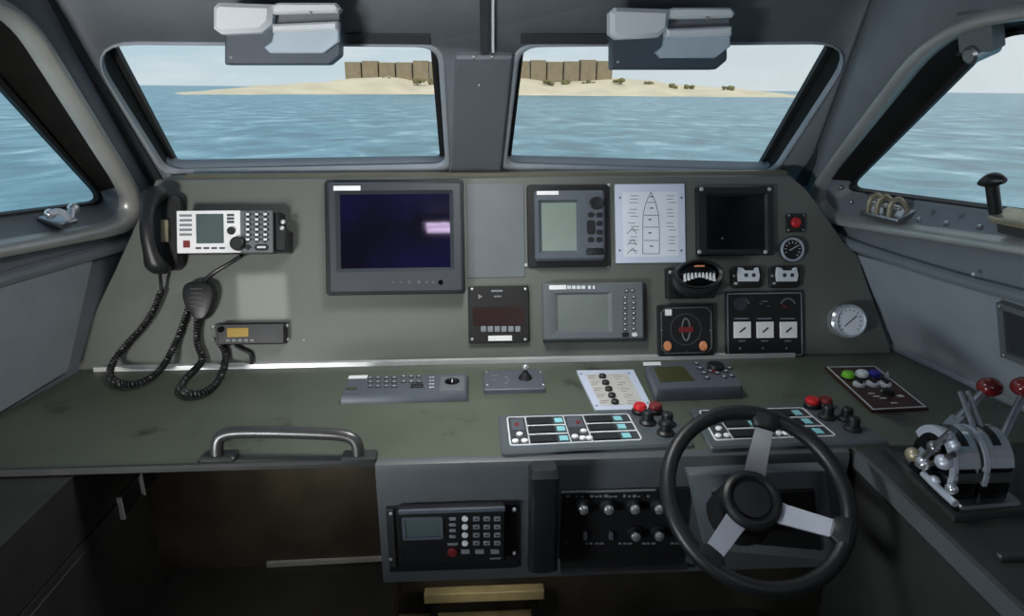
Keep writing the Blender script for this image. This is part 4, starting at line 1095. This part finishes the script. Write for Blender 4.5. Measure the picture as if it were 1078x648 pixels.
for cx, w in ((dx+.012, .046), (dx+.066, .050)):
    dd = drum(cx, w, 'black_gloss')
    def arch(x0, x1, r0, r1, a0, a1):
        g = G(); L = []
        for k in range(13):
            a = rad(a0+(a1-a0)*k/12); P = lambda x, r: (x, vd-r*cos(a), .055+r*1.15*sin(a))
            L.append([P(x0, r0), P(x1, r0), P(x1, r1), P(x0, r1)])
        return g.loft(L, True, True)
    t.part('arch_cover', arch(cx-w/2+.003, cx+w/2-.003, .051, .0555, 18, 128), 'chrome', dd)
    t.part('scale_slot', arch(cx-.007, cx+.007, .054, .0565, 52, 112), 'black_plastic', dd)
    t.part('edge_band', arch(cx-w/2-.001, cx-w/2+.006, .045, .0565, -10, 150), 'alu_bright', dd)
    g = G(); g.loft([[(cx+s*w*.44, vd-.0530-e, z) for s, e in ((-1, 0), (1, 0), (1, .0025), (-1, .0025))] for z in (.050, .068)], True, True); t.part('front_band', g, 'steel', dd)
vb = cz[1]+.02
k1 = PT(1042, 407, vb+.10); k2 = PT(1078, 407, vb+.06)
def knob(k):
    g = G(); g.ball((0, 0, 0), .021, None, .017); bmesh.ops.translate(g.b, verts=g.b.verts, vec=k); return g
L1 = G(); p0 = PX(968, 484, sx_-.012); kk = k1+V((-.012, -.002, -.010)); pm = p0.lerp(kk, .6); L1.bar(p0, pm, .012, .022, (0, 1, 0)); L1.tube([p0.lerp(kk, .55), kk], .0075, 10)
l1 = t.part('lever', L1, 'brushed'); t.part('ball_knob', knob(k1), 'red_ball', l1)
L2 = G(); p0 = V((dx+.096, vd, .055)); L2.tube([p0, p0.lerp(k2, .5), k2+V((0, -.002, -.012))], .0065, 10, smooth=2)
l2 = t.part('lever', L2, 'brushed'); t.part('ball_knob', knob(k2), 'red_ball', l2)
for (a, b), (c, d_) in (((1011, 413), (1026, 452)), ((1019, 412), (1034, 452))):
    t.part('release_rod', G().tube([PT(a, b, vb+.06), PT(c, d_, vd)], .0042, 8), 'brushed')
for px, py, r_, m, e in ((972, 487, .012, 'chrome', .012), (993, 486, .012, 'alu_bright', .008), (983, 470, .010, 'steel', .010), (984, 506, .009, 'alu_bright', .006), (1002, 514, .009, 'chrome', .006), (961, 478, .012, 'brass_worn', .012), (1004, 468, .009, 'alu_bright', .004)):
    c = PX(px, py, sx_-e); t.part('pivot_boss', G().ball(tuple(c), r_, r_*1.2, r_, 14, 8), m)
t.part('linkage', G().tube([PX(966, 489, sx_-.012), PX(986, 468, sx_-.012), PX(1004, 452, sx_-.010)], .006, 8, smooth=1), 'steel')
t.part('linkage', G().tube([PX(972, 498, sx_-.010), PX(990, 516, sx_-.010), PX(1006, 530, sx_-.010)], .006, 8, smooth=1), 'alu_bright')
t.part('linkage', G().tube([PX(980, 488, sx_-.006), PX(1004, 478, sx_-.006)], .005, 8), 'dark_metal')

# small black bar aft on the starboard console
c = TOP.loc(1068, 585, .004)
o = G().box(c[0]-.025, c[0]+.03, c[1]-.006, c[1]+.006, 0, .008, .003, .002).done('console_latch', 'dark_metal', mtx=TOP.mat()); tag(o, 'small dark latch on the throttle console near the camera', 'latch')

# ================================================================== window hardware
def on(fr, px, py, w): u, v = fr.loc(px, py, w); return u, v, w
# left hinge / latch
u, v = LFW.loc(68, 228, .0)
t = T('window_latch', 'worn metal latch in lower corner of the port window', 'latch', LFW, u, v)
g = G(); g.box(u-.022, u+.030, v-.020, v-.008, -.045, .010, .004, .003); t.part('base', g, 'steel')
g = G(); g.tube([(u-.030, v+.010, -.010), (u-.014, v+.018, .004), (u+.002, v-.006, .012), (u+.016, v+.016, .004)], .007, 10, smooth=2); t.part('lever', g, 'alu_bright')
g = G(); g.ball((u-.026, v+.008, -.012), .011); g.ball((u+.040, v+.008, -.012), .012); g.tube([(u+.020, v+.002, -.004), (u+.052, v+.012, -.016)], .007, 10); t.part('cam', g, 'chrome')
# right lower hinge
u, v = RTW.loc(931, 221, -.01)
t = T('window_clasp', 'worn metal hinge in the forward lower corner of starboard window', 'hinge', RTW, u, v)
g = G(); g.box(u-.06, u+.06, v-.018, v-.004, -.05, .012, .004, .003); t.part('base', g, 'steel')
for s in (-.035, -.008, .030): g = G(); g.tube([(u+s, v-.006, .006), (u+s+.004, v+.030, -.002), (u+s+.012, v+.034, -.022), (u+s+.014, v-.004, -.034)], .006, 8, smooth=2); t.part('knuckle', g, 'brass_worn')
g = G(); g.tube([(u-.05, v+.010, -.010), (u+.05, v+.012, -.012)], .0055, 10); t.part('pin', g, 'chrome')
# right T-handle
u, v = RTW.loc(1066, 233, -.01)
t = T('tee_latch', 'black T-shaped handle on a pale bracket on starboard sill', 'handle', RTW, u, v)
g = G(); g.box(u-.042, u+.07, v-.006, v+.008, -.045, .002, .004, .003); t.part('bracket', g, 'brass_worn')
g = G(); g.box(u-.03, u+.06, v-.028, v-.006, -.04, -.004, .004, .002); t.part('lower_block', g, 'dark_metal')
top = RTW.loc(1044, 192, -.01); bot = RTW.loc(1048, 224, -.01)
g = G(); g.tube([(bot[0], bot[1], -.01), (bot[0]+(top[0]-bot[0])*.6, bot[1]+(top[1]-bot[1])*.6, -.01), (top[0], top[1], -.01)], .0115, 12); t.part('stem', g, 'black_plastic')
l_ = RTW.loc(1031, 192, -.01); r_ = RTW.loc(1058, 190, -.01)
g = G(); loops = []
for i in range(9):
    f = i/8; e = sin(PI*(.12+.76*f)); loops.append([(l_[0]+(r_[0]-l_[0])*f, l_[1]+(r_[1]-l_[1])*f+.004*sin(PI*f)+.014*e*cos(2*PI*k/12), -.01+.016*e*sin(2*PI*k/12)) for k in range(12)])
g.loft(loops, True, True); t.part('grip', g, 'black_plastic')
# upper hinge
u, v = RTW.loc(1038, 38, -.02)
t = T('window_stay', 'dark square stay bracket at the top of starboard window', 'stay bracket', RTW, u, v)
g = G(); g.box(u-.034, u+.034, v-.020, v+.05, -.022, .006, .004, .003); t.part('plate', g, 'midgrey')
g = G(); g.lathe(u-.004, v-.022, [(.016, -.04), (.016, .012), (.011, .016)], 16); t.part('pivot', g, 'steel')
g = G(); g.tube([(u-.07, v-.03, -.03), (u-.004, v-.016, -.008)], .005, 8); t.part('arm', g, 'dark_metal')

# ================================================================== wiper motor covers above the windscreen
VF = Frame((0, 1.375, 1.6), (1, 0, 0), (0, 0, 1))
def motor(x0, y0, label):
    # pixel offsets inside a 132 x 64 box
    def q(dx, dy, w=0): return VF.loc(x0+dx, y0+dy, w)
    c = q(66, 30)
    t = T('wiper_motor_cover', label, 'motor cover', VF, c[0], c[1], 0, 'wiper motor covers')
    def poly(pts, w=0): p = [q(a, b, w) for a, b in pts]; return p[::-1] if sum(i[0]*j[1]-i[1]*j[0] for i, j in zip(p, p[1:]+p[:1])) < 0 else p
    bp = fillet(poly([(5, 20), (5, 64), (116, 64), (128, 54), (128, 8), (6, 8)]), .004, 2)
    t.part('back_plate', G().prism(bp, -.045, -.012, .003), 'visor_dark')
    lb = poly([(0, 5), (0, 27), (8, 33), (50, 31), (60, 22), (62, 2), (5, 0)])
    t.part('cover', G().loft([Z(lb, -.012), Z(lb, .018), Z(inset(lb, .008), .028)], True, True), 'visor_light')
    ub = poly([(61, 2), (60, 12), (128, 10), (131, 6), (126, 0), (66, 0)])
    t.part('upper_bar', G().loft([Z(ub, -.012), Z(ub, .014), Z(inset(ub, .004), .020)], True, True), 'visor_light')
    sl = poly([(61, 12), (60, 22), (128, 20), (128, 10)]); t.part('slot', G().prism(sl, -.012, -.002, 0), 'midgrey')
    mb = poly([(60, 22), (60, 31), (128, 29), (128, 19)]); t.part('middle_bar', G().loft([Z(mb, -.012), Z(mb, .012), Z(inset(mb, .004), .018)], True, True), 'visor_light')
    br = poly([(60, 30), (58, 40), (50, 46), (56, 52), (112, 52), (128, 40), (128, 28)]); t.part('bracket', G().prism(br, -.012, .006, .002), 'visor_pale')
    for a, b in ((100, 11), (12, 56)): e = q(a, b); t.part('screw', G().dome(e[0], e[1], .003, -.012 if b > 20 else .020, .002), 'screw_metal')
    g = G(); a = q(10, 4); b = q(122, 18); g.box(a[0], b[0], b[1]-.02, a[1], -.14, -.045, .004, 0); t.part('mount', g, 'visor_dark')
    return t
motor(229, 4, 'grey wiper motor cover over the left windscreen half')
motor(640, 9, 'pale grey wiper motor cover over the right windscreen half')

# ================================================================== cabin tube lamp, added fill lights, daylight, world, camera
lp = V((-.16, .09, 1.93))
e = bpy.data.objects.new('ceiling_light', None); COL.objects.link(e); e.location = (lp.x, lp.y, 1.98); tag(e, 'tube lamp on the cabin ceiling behind the helm', 'lamp')
G().box(-.11, .11, -.05, .05, -.03, 0, .01, .004).done('housing', 'white_plastic', e)
def emis(name, c, s):
    m = bpy.data.materials.new(name); m.use_nodes = True; b = m.node_tree.nodes['Principled BSDF']
    b.inputs['Base Color'].default_value = (.8, .8, .8, 1); b.inputs['Emission Color'].default_value = c+(1,); b.inputs['Emission Strength'].default_value = s; MATS[name] = m
emis('tube_glow', (.86, .66, 1.0), 14.0)
for y in (-.026, .026): G().tube([(-.09, y, -.042), (.09, y, -.042)], .012, 12).done('tube', 'tube_glow', e)
def area(name, loc, target, sx, sy, power, color, spread):
    L = bpy.data.lights.new(name, 'AREA'); L.shape = 'RECTANGLE'; L.size = sx; L.size_y = sy; L.spread = rad(spread); L.energy = power; L.color = color
    o = bpy.data.objects.new(name, L); COL.objects.link(o); o.location = loc
    o.rotation_euler = (V(target)-V(loc)).to_track_quat('-Z', 'Y').to_euler(); return o
area('worktop_fill', (.0, 1.19, 1.79), (-.06, 1.20, .9), .24, .12, 3.4, (1, 1, .97), 120)  # unseen light added over the worktop to brighten its middle
area('aft_fill', (-1.08, -.88, 1.08), (-.70, 1.62, 1.50), .40, .28, 3.0, (1, .97, .92), 50)  # fill added behind the camera for the left of the board, no fixture
area('port_fill', (-.98, .15, .95), (.95, 1.35, 1.25), .30, .20, 6.0, (.88, .96, 1), 110)  # low fill added out of view to lift the starboard liner and header
area('knee_fill', (-.42, 1.13, .84), (-.46, 1.36, .52), .16, .04, .16, (1, .95, .82), 150)  # added under the worktop to lift the dark knee space
area('footwell_fill', (.02, 1.14, .60), (-.02, 1.30, .3), .12, .05, .10, (1, .93, .75), 120)  # small added fill so the foot slats show, no real fitting
area('cabin_fill', (.45, -.4, 1.93), (.35, 1.4, 1.45),   .4, .4, 1.9, (.90, .96, 1), 180)  # weak wide fill added aft, out of view
sl = bpy.data.lights.new('sun', 'SUN'); sl.energy = 2.8; sl.angle = rad(.9); sl.color = (1, .95, .86)
so = bpy.data.objects.new('sun', sl); COL.objects.link(so); so.rotation_euler = SUN_D.to_track_quat('-Z', 'Y').to_euler()

W = bpy.data.worlds.new('sky'); SC.world = W; W.use_nodes = True
N = W.node_tree.nodes; L = W.node_tree.links; bg = N['Background']
tc = N.new('ShaderNodeTexCoord'); sx = N.new('ShaderNodeSeparateXYZ'); L.new(tc.outputs['Generated'], sx.inputs[0])
cr = N.new('ShaderNodeValToRGB'); el = cr.color_ramp.elements
el[0].position = .0; el[0].color = lin((212, 225, 230))+(1,); el[1].position = .5; el[1].color = lin((130, 176, 208))+(1,)
x = el.new(.06); x.color = lin((190, 215, 227))+(1,); x = el.new(.14); x.color = lin((166, 203, 222))+(1,)
L.new(sx.outputs['Z'], cr.inputs['Fac'])
mp = N.new('ShaderNodeMapping'); mp.inputs['Scale'].default_value = (2.2, 2.2, 12); L.new(tc.outputs['Generated'], mp.inputs['Vector'])
no = N.new('ShaderNodeTexNoise'); no.inputs['Scale'].default_value = 2.2; no.inputs['Detail'].default_value = 6; L.new(mp.outputs[0], no.inputs['Vector'])
c2 = N.new('ShaderNodeValToRGB'); c2.color_ramp.elements[0].position = .46; c2.color_ramp.elements[1].position = .66; L.new(no.outputs['Fac'], c2.inputs['Fac'])
mx = N.new('ShaderNodeMix'); mx.data_type = 'RGBA'; L.new(c2.outputs['Color'], mx.inputs[0]); L.new(cr.outputs['Color'], mx.inputs[6]); mx.inputs[7].default_value = lin((228, 235, 237))+(1,)
ma = N.new('ShaderNodeMath'); ma.operation = 'MULTIPLY_ADD'; ma.inputs[1].default_value = .9; ma.inputs[2].default_value = .35; ma.use_clamp = True; L.new(sx.outputs['X'], ma.inputs[0])
mw = N.new('ShaderNodeMix'); mw.data_type = 'RGBA'; L.new(ma.outputs[0], mw.inputs[0]); L.new(mx.outputs[2], mw.inputs[6]); mw.inputs[7].default_value = lin((222, 228, 231))+(1,)
L.new(mw.outputs[2], bg.inputs['Color']); bg.inputs['Strength'].default_value = 1.0

cd = bpy.data.cameras.new('camera'); cam = bpy.data.objects.new('camera', cd); COL.objects.link(cam)
cd.sensor_width = 36; cd.lens = 36*FPX/1078; cd.clip_start = .02; cd.clip_end = 20000
m = Matrix.Identity(4)
for i, a in enumerate((CR, CU, -CF)):
    for j in range(3): m[j][i] = a[j]
m.translation = CAM; cam.matrix_world = m
SC.camera = cam
SC.cycles.use_denoising = True
SC.cycles.max_bounces = 8
vs = SC.view_settings; vs.view_transform = 'Standard'; vs.look = 'None'; vs.gamma = 1; vs.exposure = 0; vs.use_curve_mapping = False
